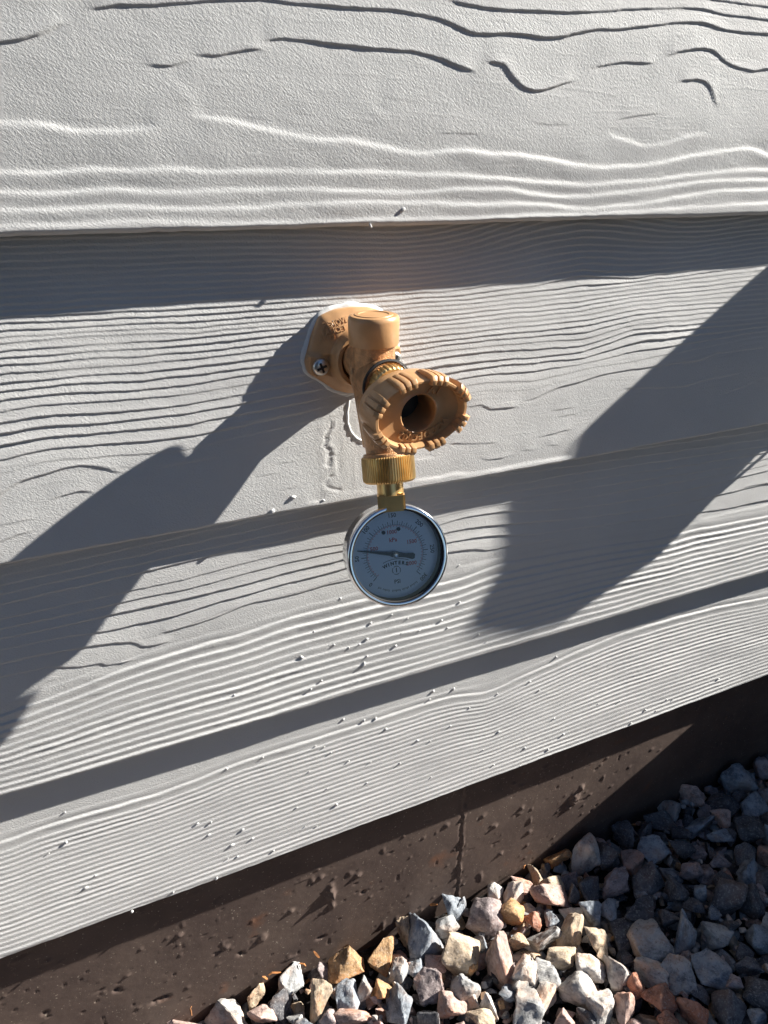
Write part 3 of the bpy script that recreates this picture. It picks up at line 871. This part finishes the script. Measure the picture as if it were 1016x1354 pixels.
# fill what the traced ones leave, in view first
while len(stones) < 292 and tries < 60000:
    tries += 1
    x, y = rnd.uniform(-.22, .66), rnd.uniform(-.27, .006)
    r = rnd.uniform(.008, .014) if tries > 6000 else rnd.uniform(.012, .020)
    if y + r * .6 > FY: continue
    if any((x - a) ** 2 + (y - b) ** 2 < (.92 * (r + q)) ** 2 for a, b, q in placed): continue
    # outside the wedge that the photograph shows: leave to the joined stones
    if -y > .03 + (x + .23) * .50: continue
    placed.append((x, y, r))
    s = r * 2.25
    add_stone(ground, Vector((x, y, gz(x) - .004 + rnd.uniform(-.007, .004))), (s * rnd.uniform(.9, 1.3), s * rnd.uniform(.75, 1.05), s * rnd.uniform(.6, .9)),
              Euler((rnd.uniform(-.6, .6), rnd.uniform(-.6, .6), rnd.uniform(0, 6.28))), rnd.choice('ddbdbgmdp' if x > .24 else (tn if x > -.1 else 'ggwtpbd')), rnd.randrange(999))  # darker mix on the right paints the cast shade into the fill stones

# joined stones: the layer below, and the bed beyond the photograph
LOW = []
for k in range(10):
    me = stone_mesh(500 + k, 10, sub=False)
    co = np.empty(len(me.vertices) * 3, np.float32); me.vertices.foreach_get('co', co)
    me.calc_loop_triangles()
    tri = np.empty(len(me.loop_triangles) * 3, np.int32); me.loop_triangles.foreach_get('vertices', tri)
    LOW.append((co.reshape(-1, 3), tri.reshape(-1, 3)))
    bpy.data.meshes.remove(me)
VV, FF, CC = [], [], []
off = 0
def low_stone(x, y, z, s, tone):
    global off
    co, tri = LOW[rnd.randrange(10)]
    R = np.array(Euler((rnd.uniform(-1, 1), rnd.uniform(-1, 1), rnd.uniform(0, 6.28))).to_matrix())
    v = (co * np.array([s * rnd.uniform(.9, 1.35), s * rnd.uniform(.8, 1.1), s * rnd.uniform(.6, .95)])) @ R.T + np.array([x, y, z])
    VV.append(v); FF.append(tri + off); off += len(v)
    u = rnd.uniform(.8, 1.15)
    CC.append(np.tile(np.array([*(np.array(TONES[tone]) * u), 1.0]), (len(v), 1)))
pl2 = list(placed)
x = -1.2
while x < 1.6:
    y = FY - .012
    while y > -.75:
        px_, py_ = x + rnd.uniform(-.008, .008), y + rnd.uniform(-.008, .008)
        in_view = -.24 < px_ < .68 and -py_ < .05 + (px_ + .25) * .52
        if in_view:
            low_stone(px_, min(py_, FY - .008), gz(px_) - .020 + rnd.uniform(-.004, .003), rnd.uniform(.016, .026), rnd.choice('gbdmtgpdd'))
        else:
            low_stone(px_, min(py_, FY - .012), gz(px_) - .006 + rnd.uniform(-.008, .008), rnd.uniform(.020, .036), rnd.choice('ggbbdmwtpo'))
        y -= .019
    x += .019
for _ in range(1500):
    x, y = rnd.uniform(-.26, .70), rnd.uniform(-.34, FY - .006)
    low_stone(x, y, gz(x) - .008 + rnd.uniform(-.010, .006), rnd.uniform(.004, .011), rnd.choice('ggbdmtpow'))
me = bpy.data.meshes.new('small_stone')
me.from_pydata(np.concatenate(VV).tolist(), [], np.concatenate(FF).tolist())
ca = me.color_attributes.new('tone', 'FLOAT_COLOR', 'POINT')
ca.data.foreach_set('color', np.concatenate(CC).astype(np.float32).ravel())
lo = link_mesh('small_stone', me, STONE_BED, ground, smooth=True, sharp=28)
lo['kind'] = 'stuff'

# dry leaf and bark scraps at the foot of the foundation
bm = bmesh.new()
for px in ((348, 1280), (385, 1295), (398, 1268), (430, 1272), (360, 1268), (488, 1255), (415, 1236), (570, 1190), (722, 1128), (247, 1307), (405, 1290), (500, 1262), (590, 1200), (650, 1175), (690, 1140), (930, 1088), (925, 1080), (845, 1115)):
    p = px_plane(np.array(px, float), (0, FY, 0), (0, 1, 0))
    p[1] -= .006; p[2] = min(p[2], gz(p[0]) + .02)
    b2 = bmesh.new()
    L = rnd.uniform(.003, .008)
    vs_ = [b2.verts.new(Vector(((t - .5) * L * 2, s * L * .3 * math.sin(math.pi * min(max(t, .12), .9)), .0012 * math.sin(t * 5)))) for t in (0, .3, .65, 1) for s in (-1, 1)]
    for q in range(3):
        b2.faces.new((vs_[2 * q], vs_[2 * q + 2], vs_[2 * q + 3], vs_[2 * q + 1]))
    g = bmesh.ops.extrude_face_region(b2, geom=b2.faces[:])
    for v in [e for e in g['geom'] if isinstance(e, bmesh.types.BMVert)]: v.co.z += .0006
    add_bm(bm, b2, Matrix.Translation(p) @ Euler((rnd.uniform(-1, 1), rnd.uniform(-1, 1), rnd.uniform(0, 6.28))).to_matrix().to_4x4())
LEAF = mat_simple('dry bark', (.32, .13, .04), .8, bscale=400, vary=.3, vscale=200)
tag(bm_obj('bark_scrap', bm, LEAF), 'small rusty brown scraps of bark and dry leaf along the foundation foot', kind='stuff')

# ------------------------------------------------------------------ the faucet
mm = .001
AX = Vector((.045, -.997, -.058)).normalized()        # handle axis, out of the wall and a little down
fa = empty('wall_faucet', (FX, 0, FZ))
tag(fa, 'brown outdoor wall faucet with oval ribbed handle, screwed to the siding', 'faucet')
FO = Vector((FX, 0, FZ))
inv = Matrix.Translation(-FO)
YW = wall_y(FX, FZ)

# flange: plate with a domed face, a thick ring round the pipe, flats for the screws
PADX = .0243
def flange_h(x, z, rho):
    r = math.hypot(x, z)
    f = min(1, max(0, (.97 - rho) / .42))
    h = .0048 + .0075 * (1 - (1 - f) ** 1.5)
    px_ = max(abs(abs(x) - PADX) / .0066, abs(z + .0035) / .0062)
    if px_ < 1.25:
        t = min(1, max(0, (1.25 - px_) / .25)); t = t * t * (3 - 2 * t)
        h = h * (1 - t) + .0094 * t
    t = min(1, max(0, (.0188 - r) / .0022)); t = t * t * (3 - 2 * t)
    h = h * (1 - t) + .0205 * t
    t = min(1, max(0, (.0139 - r) / .0009)); t = t * t * (3 - 2 * t)
    h = h * (1 - t) + .009 * t
    if rho > .955:
        t = (rho - .955) / .045
        h -= .0013 * t * t
    return h
bm = bmesh.new()
FO_ = flange_outline(144)
rhos = [1.0, 1.0, .99, .975, .955, .93] + [.93 - .87 * q / 54 for q in range(1, 55)]
R_ = []
for q, rho in enumerate(rhos):
    ring = []
    for dx, dz in FO_:
        h = -.002 if q == 0 else flange_h(dx * rho, dz * rho, rho)
        ring.append(bm.verts.new((dx * rho, YW - h, dz * rho)))
    R_.append(ring)
for A_, B_ in zip(R_[:-1], R_[1:]):
    for k in range(144):
        bm.faces.new((A_[k], A_[(k + 1) % 144], B_[(k + 1) % 144], B_[k]))
fl = bm_obj('flange', bm, BROWN, fa, smooth=True, sharp=40)
def flange_rho(x, z):
    a = math.atan2(z, x); k = int(a / (2 * math.pi) * 144) % 144
    return math.hypot(x, z) / math.hypot(*FO_[k])
# flat pads for the screws with a ledge above each
for sx in (-1, 1):
    bm = bmesh.new()
    Ms = frame(((PADX + .0016) if sx > 0 else -PADX, YW - .0096, -.0040), (0, -1, 0)) @ Matrix.Scale(1.17, 4)
    lathe(bm, [(0, -.002), (.0045, -.002), (.0047, 0), (.0045, .0010), (.0036, .0019), (.0022, .0023), (0, .0024)], Ms, 28)
    sc = bm_obj('screw', bm, STEEL, fl, smooth=True, sharp=40)
    bm = bmesh.new()
    Mr = Ms @ Matrix.Rotation(math.radians(20 + 40 * (sx > 0)), 4, 'Z')
    box(bm, (0, 0, .0019), (.0056, .0013, .0012), Mr)
    box(bm, (0, 0, .0019), (.0013, .0056, .00118), Mr)
    bm_obj('cross_slot', bm, DARKM, sc)
# raised words on the upper left of the flange
bm = bmesh.new()
for txt, x, z, wd in (('REMOVE', -.0132, .0222, .0), ('FAUCET', -.0146, .0180, 0), ('AND', -.0196, .0134, 0)):
    b2 = text_bm(txt, .0042, .0005, .00012)
    bmesh.ops.triangulate(b2, faces=b2.faces)
    bmesh.ops.subdivide_edges(b2, edges=[e for e in b2.edges if e.calc_length() > .0012], cuts=1)
    ca_, sa_ = math.cos(math.radians(13)), math.sin(math.radians(13))
    for v in b2.verts:
        lx, lz, ly = v.co.x, v.co.y, v.co.z
        gx, gz_ = x + lx * ca_ - lz * sa_, z + lx * sa_ + lz * ca_
        v.co = Vector((gx, YW - flange_h(gx, gz_, flange_rho(gx, gz_)) - .0001 - ly, gz_))
    add_bm(bm, b2)
bm_obj('raised_lettering', bm, BROWN, fl)

# body: pipe out of the boss, vertical barrel, spout leaning outwards
PB = Vector((0, -.0302, .0043))          # barrel centre line
bm = bmesh.new()
MZ = Matrix.Translation(PB)
lathe(bm, [(0, .014), (.0124, .014), (.0127, .008), (.0128, 0), (.0125, -.010), (.0128, -.016), (.0120, -.022), (0, -.026)], MZ, 40)
sweep(bm, [Vector((0, -.013, -.013)), Vector((0, -.024, -.030)), Vector((0, -.036, -.046))], [.0075, .0085, .0100], 20)
sweep(bm, [Vector((0, YW - .008, 0)), Vector((0, -.012, .001)), Vector((0, -.020, .0035)), Vector((0, -.028, .003))], [.0126, .0130, .0138, .0126], 36)
# raised rib of the casting along the left side
sweep(bm, [Vector((-.0105, -.022, .004)), Vector((-.0118, -.028, -.006)), Vector((-.0105, -.034, -.018))], [.0024, .003, .0022], 10)
SP0 = PB + Vector((0, 0, -.008)); 
E_TOP = None
GN = Vector((-.13, -.940, .325)).normalized()              # way the gauge faces
GS = (Vector((0, 0, -1)) - GN * (-GN.z)).normalized()       # down along its stem
ray = px_plane(np.array([528., 736.]), (FX - .0035, 0, 0), (1, 0, 0))
G_FRONT = Vector(ray)                                       # centre of the bezel front
G_AX = G_FRONT - GN * .0075                                 # centre of the case on the stem axis
NUT_TOP = G_AX - GS * .0622
NUT_BOT = NUT_TOP + GS * .0165
spout_end = NUT_TOP - FO + GS * .002
sweep(bm, [SP0, SP0.lerp(spout_end, .35), SP0.lerp(spout_end, .62), SP0.lerp(spout_end, .9), spout_end], [.0132, .0132, .0128, .0126, .0126], 36)
# front neck towards the handle
N0 = PB + Vector((0, 0, -.0095))
Mn = frame(N0, AX)
lathe(bm, [(0, 0), (.0140, 0), (.0140, .012), (.0146, .013), (.0146, .0175), (.0138, .0185), (0, .0185)], Mn, 44)
body = bm_obj('body', bm, BRONZE, fa, smooth=True, sharp=38)
# collar at the spout mouth
bm = bmesh.new()
lathe(bm, [(.0120, -.004), (.0146, -.0036), (.0152, -.002), (.0152, -.0006), (.0120, -.0003)], frame(spout_end, GS), 44)
bm_obj('spout_collar', bm, BRONZE, body, smooth=True, sharp=38)
# cap of the vacuum breaker
bm = bmesh.new()
lathe(bm, [(.0120, .0100), (.0145, .0100), (.0149, .0108), (.0152, .0240), (.0149, .0257), (.0140, .0268), (.0126, .0272), (.0116, .0270), (.0112, .0275), (.0090, .0275), (.0086, .0271), (0, .0271)], MZ, 64)
cap = bm_obj('cap', bm, BROWN, fa, smooth=True, sharp=30)
cap.data.name = 'cap'
HC = Vector(px_plane(np.array([559., 550.]), (FX, 0, 0), (1, 0, 0))) - FO
Mh0 = frame(HC, AX, (1, 0, .03))
# packing nut and stem
bm = bmesh.new()
def knurl(n, d): return lambda a, r, h: ((r + (d if r > .0118 and int(a / (2 * math.pi) * n * 2 + .5) % 2 else 0),) * 2)
lathe(bm, [(0, .0185), (.0122, .0185), (.0128, .0192), (.0128, .0252), (.0120, .0262), (.0082, .0270), (.0078, .0275), (0, .0275)], Mn, 12 * 8, sx=knurl(30, .0005))
bm_obj('packing_nut', bm, BRASS, fa, smooth=True, sharp=30)
bm = bmesh.new()
lathe(bm, [(.0150, .0172), (.0158, .0175), (.0158, .0186), (.0148, .0190)], Mn, 48, closed=True)
bm_obj('gasket', bm, RUBBER, body, smooth=True, sharp=40)
bm = bmesh.new()
lathe(bm, [(.0052, .020), (.0052, .034), (0, .034)], Mn, 24)
lathe(bm, [(.0088, -.0270), (.0088, -.0215), (.0050, -.0213), (.0046, -.0185), (.0020, -.0180), (0, -.0188)], Mh0, 24)
bm_obj('stem', bm, DARKM, fa, smooth=True, sharp=40)  # stem end darkened: shade inside the handle hole put into its colour

# handle: oval dished wheel
HA, HB = .0278, .0192
HC = Vector(px_plane(np.array([559., 550.]), (FX, 0, 0), (1, 0, 0))) - FO       # centre of its front face
Mh = frame(HC, AX, (1, 0, .03))
hd = empty('handle', tuple(Vector((0, 0, 0))))
bpy.data.objects.remove(hd)
bm = bmesh.new()
def oval(a, r, h):
    # r = 1 on the outer rim; small radii turn round
    t = min(1, max(0, (r * HA - .0105) / (.018 - .0105)))
    round_r = r * HA
    return (r * HA * t + round_r * (1 - t), r * HB * t + round_r * (1 - t))
k = 1 / HA
prof = [(.0062 * k, -.0290), (.0100 * k, -.0290), (.0112 * k, -.0270), (.76, -.0255), (.93, -.0242), (.99, -.0215), (1.01, -.016), (1.0, -.0012), (.985, .0), (.935, 0), (.91, -.0010), (.89, -.0040), (.875, -.0046), (.62, -.0048), (.0122 * k, -.0046), (.0109 * k, -.0040), (.0104 * k, -.0044), (.0102 * k, -.0065), (.0092 * k, -.0285), (.0 , -.0287)]
lathe(bm, prof, Mh, 128, sx=oval)
hub = bm_obj('handle', bm, BROWN, fa, smooth=True, sharp=32)
# lugs: eight groups of three ribs bent over the rim
_t = np.linspace(0, 2 * math.pi, 2001)
_s = np.concatenate([[0], np.cumsum(np.hypot(np.diff(HA * np.cos(_t)), np.diff(HB * np.sin(_t))))])
for g in range(8):
    th0 = float(np.interp((g + .5) / 8 * _s[-1], _s, _t))
    # place by arc so that groups spread evenly round the oval
    bm = bmesh.new()
    def rim_bar(ang0, ang1, path, depth, bev, nseg):
        b2 = bmesh.new()
        rows_o, rows_i = [], []
        for e_ in range(nseg + 1):
            ang = ang0 + (ang1 - ang0) * e_ / nseg
            ca_, sa_ = math.cos(ang), math.sin(ang)
            base = Vector((HA * ca_, HB * sa_, 0))
            nrm = Vector((ca_ / HA, sa_ / HB, 0)).normalized()
            rows_o.append([b2.verts.new(Mh @ (base + nrm * r_ + Vector((0, 0, h_)))) for r_, h_ in path])
            rows_i.append([b2.verts.new(Mh @ (base + nrm * (r_ - (depth if i_ < 4 else 0)) + Vector((0, 0, h_ - (depth if i_ >= 3 else 0))))) for i_, (r_, h_) in enumerate(path)])
        m_ = len(path)
        for e_ in range(nseg):
            for i_ in range(m_ - 1):
                b2.faces.new((rows_o[e_][i_], rows_o[e_ + 1][i_], rows_o[e_ + 1][i_ + 1], rows_o[e_][i_ + 1]))
                b2.faces.new((rows_i[e_][i_], rows_i[e_][i_ + 1], rows_i[e_ + 1][i_ + 1], rows_i[e_ + 1][i_]))
            for i_ in (0, m_ - 1):
                q_ = (rows_o[e_][i_], rows_i[e_][i_], rows_i[e_ + 1][i_], rows_o[e_ + 1][i_])
                b2.faces.new(q_ if i_ == 0 else q_[::-1])
        for e_ in (0, nseg):
            for i_ in range(m_ - 1):
                q_ = (rows_o[e_][i_], rows_o[e_][i_ + 1], rows_i[e_][i_ + 1], rows_i[e_][i_])
                b2.faces.new(q_ if e_ == 0 else q_[::-1])
        bmesh.ops.recalc_face_normals(b2, faces=b2.faces)
        if bev:
            sharp = [e for e in b2.edges if len(e.link_faces) == 2 and e.calc_face_angle(0) > .6]
            bmesh.ops.bevel(b2, geom=sharp, offset=bev, segments=2, affect='EDGES', profile=.5)
        add_bm(bm, b2)
    local = math.hypot(HA * math.sin(th0), HB * math.cos(th0))
    hw = .00130 / local
    pitch_ = .0036 / local
    rim_bar(th0 - pitch_ * 1.36, th0 + pitch_ * 1.36, [(-.0003, -.0175), (.0007, -.0155), (.0012, -.0030), (.0010, .0002), (-.0008, .0009), (-.0020, .0005), (-.0024, -.0012)], .0016, .0002, 6)
    for q in (-1, 0, 1):
        c_ = th0 + q * pitch_
        rim_bar(c_ - hw, c_ + hw, [(.0002, -.0160), (.0021, -.0130), (.0029, -.0040), (.0026, .0008), (.0004, .0025), (-.0022, .0022), (-.0028, -.0008)], .0022, .00022, 1)
    bm_obj('grip_lug', bm, BROWN, hub, smooth=True, sharp=35)
# raised words in the dish: upside down along the bottom, upright at the top
bm = bmesh.new()
def arc_word(word, a0, a1, rr, size, flip):
    for q, ch in enumerate(word):
        a = math.radians(a0 + (a1 - a0) * (q / max(1, len(word) - 1)))
        b2 = text_bm(ch, size, .0008, .00018)
        c_ = Vector((rr * HA * math.cos(a), rr * HB * math.sin(a), -.0046))
        Mt = Mh @ Matrix.Translation(c_) @ Matrix.Rotation(a - math.pi / 2, 4, 'Z')
        add_bm(bm, b2, Mt)
arc_word('WOODFORD', -38, -122, .69, .0056, True)
arc_word('AL', 66, 50, .68, .0060, False)
bm_obj('raised_lettering', bm, BROWN, hub)

# ------------------------------------------------------------------ the pressure gauge
ga = empty('pressure_gauge', tuple(NUT_TOP))
tag(ga, 'round chrome pressure gauge on a knurled brass nut under the faucet', 'gauge')
gi = Matrix.Translation(-NUT_TOP)
MN = gi @ frame(NUT_TOP, GS)
bm = bmesh.new()
NK = 64
def kn(a, r, h):
    i_ = int(round(a / (2 * math.pi) * NK * 4)) % 4
    return ((r + (.0007 if (r > .0152 and i_ in (1, 2)) else 0),) * 2)
lathe(bm, [(.0124, .0004), (.0150, .0), (.0156, .0007), (.0157, .0030), (.0157, .0135), (.0155, .0150), (.0148, .0162), (.0090, .0166), (.0088, .0140), (0, .0140)], MN, NK * 4, sx=kn)
bm_obj('knurled_nut', bm, BRASS, ga, smooth=True, sharp=25)
bm = bmesh.new()
lathe(bm, [(0, .012), (.0082, .012), (.0082, .0272), (.0076, .0278), (0, .0278)], MN, 36)
stem_o = bm_obj('stem', bm, BRASS, ga, smooth=True, sharp=40)
bm = bmesh.new()
b2 = bmesh.new()
bmesh.ops.create_cone(b2, segments=4, radius1=.0120, radius2=.0120, depth=.0110, cap_ends=True)
bmesh.ops.bevel(b2, geom=b2.edges[:], offset=.0012, segments=2, affect='EDGES')
add_bm(bm, b2, gi @ frame(NUT_TOP + GS * .0285, GS, GN) @ Matrix.Rotation(math.radians(45 + 14), 4, 'Z'))
bm_obj('wrench_flat', bm, BRASS, ga, smooth=True, sharp=30)
MG = gi @ frame(G_FRONT, GN, GS.cross(GN))      # local x to the right, y up, z out of the dial
if (MG.to_3x3() @ Vector((0, 1, 0))).z < 0:
    MG = MG @ Matrix.Rotation(math.pi, 4, 'Z')
MG = MG @ Matrix.Scale(1.022, 4)
RG = .0316
bm = bmesh.new()
lathe(bm, [(0, -.0245), (.026, -.0245), (.0290, -.0236), (.0304, -.0216), (.0304, -.0095), (.0298, -.0120), (.0, -.0125)], MG, 96)
bm_obj('case', bm, CHROME, ga, smooth=True, sharp=35)
bm = bmesh.new()
lathe(bm, [(.0303, -.0095), (.0313, -.0092), (.0318, -.0080), (.0318, -.0022), (.0313, -.0007), (.0303, 0), (.0290, -.0003), (.0288, -.0012), (.0285, -.0020), (.0285, -.0060), (.0294, -.0092)], MG, 128, closed=True)
bz = bm_obj('bezel', bm, CHROME, ga, smooth=True, sharp=50)
bm = bmesh.new()
lathe(bm, [(.0284, -.0016), (.0280, -.0018), (.0278, -.0100), (.0284, -.0104)], MG, 96, closed=True)
bm_obj('inner_ring', bm, RUBBER, bz, smooth=True, sharp=50)
bm = bmesh.new()
lathe(bm, [(0, -.0092), (.0280, -.0092)], MG, 96)
dial = bm_obj('dial', bm, DIAL, ga)
bm = bmesh.new()
lathe(bm, [(0, -.0030), (.0281, -.0030)], MG, 64)
bm_obj('glass', bm, GLASS, ga)

# print on the dial
ZD = -.00912
def ang(psi): return math.radians(225 - psi * .9)
def flat_quad(bm, pts, z):
    bm.faces.new([bm.verts.new(MG @ Vector((x, y, z))) for x, y in pts])
def tick(bm, a, r0, r1, w, z=ZD):
    c, s = math.cos(a), math.sin(a)
    flat_quad(bm, [(r0 * c + w * s, r0 * s - w * c), (r1 * c + w * s, r1 * s - w * c), (r1 * c - w * s, r1 * s + w * c), (r0 * c - w * s, r0 * s + w * c)], z)
def arc(bm, r, w, a0, a1, n=60, z=ZD):
    for q in range(n):
        u, v = a0 + (a1 - a0) * q / n, a0 + (a1 - a0) * (q + 1) / n
        flat_quad(bm, [((r - w) * math.cos(u), (r - w) * math.sin(u)), ((r + w) * math.cos(u), (r + w) * math.sin(u)), ((r + w) * math.cos(v), (r + w) * math.sin(v)), ((r - w) * math.cos(v), (r - w) * math.sin(v))], z)
def put_text(bm, txt, x, y, size, rot=0.0, bold=0.00006, z=ZD):
    b2 = text_bm(txt, size, 0, bold, res=2)
    add_bm(bm, b2, MG @ Matrix.Translation((x, y, z)) @ Matrix.Rotation(rot, 4, 'Z'))
bm = bmesh.new()
arc(bm, .0182, .00010, ang(0), ang(300))
for q in range(0, 61):
    a = ang(q * 5)
    if q % 10 == 0: tick(bm, a, .0183, .0214, .00020)
    elif q % 2 == 0: tick(bm, a, .0183, .0206, .00014)
    else: tick(bm, a, .0183, .0198, .00009)
for n_ in (0, 50, 100, 150, 200, 250, 300):
    a = ang(n_)
    put_text(bm, str(n_), .0240 * math.cos(a), .0240 * math.sin(a), .0036, a - math.pi / 2)
put_text(bm, 'PSI', .0, -.0176, .0034)
for q, ch in enumerate('WINTERS'):
    a = math.radians(90 - (q - 3) * 7.4)
    put_text(bm, ch, .0182 * math.cos(a), -.0240 + .0182 * math.sin(a), .0030, a - math.pi / 2, .00014)
arc_pts = [(math.radians(113), math.radians(67))]
for (u, v) in arc_pts:
    n = 24
    for q in range(n):
        a, b = u + (v - u) * q / n, u + (v - u) * (q + 1) / n
        flat_quad(bm, [(.0208 * math.cos(a), -.0242 + .0208 * math.sin(a)), (.0211 * math.cos(a), -.0242 + .0211 * math.sin(a)), (.0211 * math.cos(b), -.0242 + .0211 * math.sin(b)), (.0208 * math.cos(b), -.0242 + .0208 * math.sin(b))], ZD)
# round emblem: ring with an I in it
for q in range(28):
    a, b = 2 * math.pi * q / 28, 2 * math.pi * (q + 1) / 28
    if q % 7 == 3: continue
    flat_quad(bm, [(.0024 * math.cos(a), -.0104 + .0024 * math.sin(a)), (.0028 * math.cos(a), -.0104 + .0028 * math.sin(a)), (.0028 * math.cos(b), -.0104 + .0028 * math.sin(b)), (.0024 * math.cos(b), -.0104 + .0024 * math.sin(b))], ZD)
put_text(bm, 'I', 0, -.0104, .0040, 0, .0001)
# tiny unreadable line of print along the bottom: short strokes
for q in range(34):
    if q in (3, 10, 11, 19, 26): continue
    a = math.radians(-122 + q * 1.95)
    tick(bm, a, .0226, .0226 + (.0010 if q % 3 else .0014), .00016)
bm_obj('black_print', bm, INK, dial)
bm = bmesh.new()
arc(bm, .0176, .00010, ang(0), ang(290))
for q in range(0, 41):
    a = ang(q * 50 * .145038)
    tick(bm, a, .0162 if q % 10 == 0 else .0167, .0176, .00012)
for n_, rr in ((500, .0138), (1000, .0138), (1500, .0128), (2000, .0124)):
    a = ang(n_ * .145038)
    put_text(bm, str(n_), rr * math.cos(a), rr * math.sin(a), .0033, 0, .00008)
put_text(bm, 'kPa', -.0005, .0088, .0036, 0, .00008)
bm_obj('red_print', bm, RED, dial)
# pointer, hub and the two dial screws
MP = MG @ Matrix.Rotation(ang(64), 4, 'Z')
bm = bmesh.new()
pts = [(.0245, .00022), (.004, .00115), (.0022, .0018), (-.004, .0014), (-.0065, .0013), (-.0110, .0020), (-.0122, .0013)]
top = [bm.verts.new(MP @ Vector((x, y, -.0070))) for x, y in pts] + [bm.verts.new(MP @ Vector((x, -y, -.0070))) for x, y in pts[::-1]]
bot = [bm.verts.new(MP @ Vector((x, y, -.0075))) for x, y in pts] + [bm.verts.new(MP @ Vector((x, -y, -.0075))) for x, y in pts[::-1]]
bm.faces.new(top); bm.faces.new(bot[::-1])
for i_ in range(len(top)):
    j_ = (i_ + 1) % len(top)
    bm.faces.new((top[i_], bot[i_], bot[j_], top[j_]))
bm_obj('pointer', bm, INK, ga)
bm = bmesh.new()
lathe(bm, [(.0017, -.0100), (.0022, -.0070), (.0022, -.0064), (.0017, -.0060), (.0012, -.0063), (0, -.0063)], MG, 28)
bm_obj('pointer_hub', bm, STEEL, ga, smooth=True, sharp=40)
for x, y in ((-.0062, .0142), (.0034, .0152)):
    bm = bmesh.new()
    lathe(bm, [(.0012, -.0091), (.0012, -.0086), (.0008, -.0083), (0, -.0083)], MG @ Matrix.Translation((x, y, 0)), 16)
    bm_obj('dial_screw', bm, INK, dial, smooth=True, sharp=40)

# ------------------------------------------------------------------ beside the photograph: what casts the shadows on the right
ob = empty('outlet_box', (.60, 0, .69))
tag(ob, 'grey weatherproof outlet box on the siding right of the faucet', 'outlet box')
def extrude_x(bm, prof, x0, x1, bev):
    b2 = bmesh.new()
    A_ = [b2.verts.new((x0, -p, z)) for p, z in prof]
    B_ = [b2.verts.new((x1, -p, z)) for p, z in prof]
    b2.faces.new(A_); b2.faces.new(B_[::-1])
    for i_ in range(len(prof)):
        j_ = (i_ + 1) % len(prof)
        b2.faces.new((A_[i_], B_[i_], B_[j_], A_[j_]))
    if bev: bmesh.ops.bevel(b2, geom=b2.edges[:], offset=bev, segments=2, affect='EDGES')
    add_bm(bm, b2)
bm = bmesh.new()
extrude_x(bm, [(z_, p_) for z_, p_ in ((.006, .085), (.030, .085), (.050, .084), (.0685, .0795), (.0705, .063), (.074, .002), (.0815, -.019), (.083, -.030), (.081, -.046), (.075, -.084), (.066, -.092), (.054, -.107), (.042, -.097), (.029, -.086), (.006, -.084))], 0, .05, .0015)
bm_obj('cover', bm, GREYP, ob, smooth=True, sharp=40)
bm = bmesh.new()
box(bm, (.030, .0025, .0), (.070, .0075, .178), bev=.002)
bm_obj('back_plate', bm, GREYP, ob, smooth=True, sharp=40)
bm = bmesh.new()
sweep(bm, [Vector((.004, -.052, -.103)), Vector((.004, -.047, -.115)), Vector((.004, -.038, -.1205)), Vector((.004, -.020, -.1245)), Vector((.004, .006, -.1255))], .0021, 10)
bm_obj('cable', bm, RUBBER, ob, smooth=True, sharp=60)
ac = empty('utility_cabinet', (.75, -.05, -.05))
tag(ac, 'low grey utility cabinet standing on the gravel against the foundation', 'cabinet')
bm = bmesh.new()
box(bm, (.25, -.318, .1625), (.50, .72, .345), bev=.006)
bm_obj('housing', bm, GALV, ac, smooth=True, sharp=40)
bm = bmesh.new()
for q in range(9):
    box(bm, (-.003, -.33, .05 + q * .026), (.008, .58, .010), bev=.001)
bm_obj('louvre', bm, GALV, ac)

# ------------------------------------------------------------------ added out of view: a dark fence that cuts skylight in the shade
SKY_BLOCK = mat_simple('dark sky blocking boards', (.055, .050, .048), .7, bscale=60, bdist=.002, vary=.25, vscale=14)
fe = empty('sky_blocking_fence', (0, -1.2, -.07))
tag(fe, 'unseen dark board fence added to keep skylight off the siding wall', 'added fence')
bm = bmesh.new()
box(bm, (0, 0, 1.175), (.1425, .02, 2.35), bev=.003)
fb = bm_obj('sky_blocking_board', bm, SKY_BLOCK, fe)
fb.location = (-4.2, 0, 0)
for q in range(1, 70):
    if -.22 < -4.2 + q * .144 < .50: continue        # gap left so that sky reflects in the gauge glass
    c = fb.copy()
    COL.objects.link(c)
    c.location = (-4.2 + q * .144, random.uniform(-.002, .002), random.uniform(-.006, .006))
for z in (.35, 1.75):
    bm = bmesh.new()
    box(bm, (-2.32, -.035, z), (3.96, .045, .09), bev=.004)
    box(bm, (3.18, -.035, z), (5.10, .045, .09), bev=.004)
    bm_obj('sky_blocking_rail', bm, SKY_BLOCK, fe)
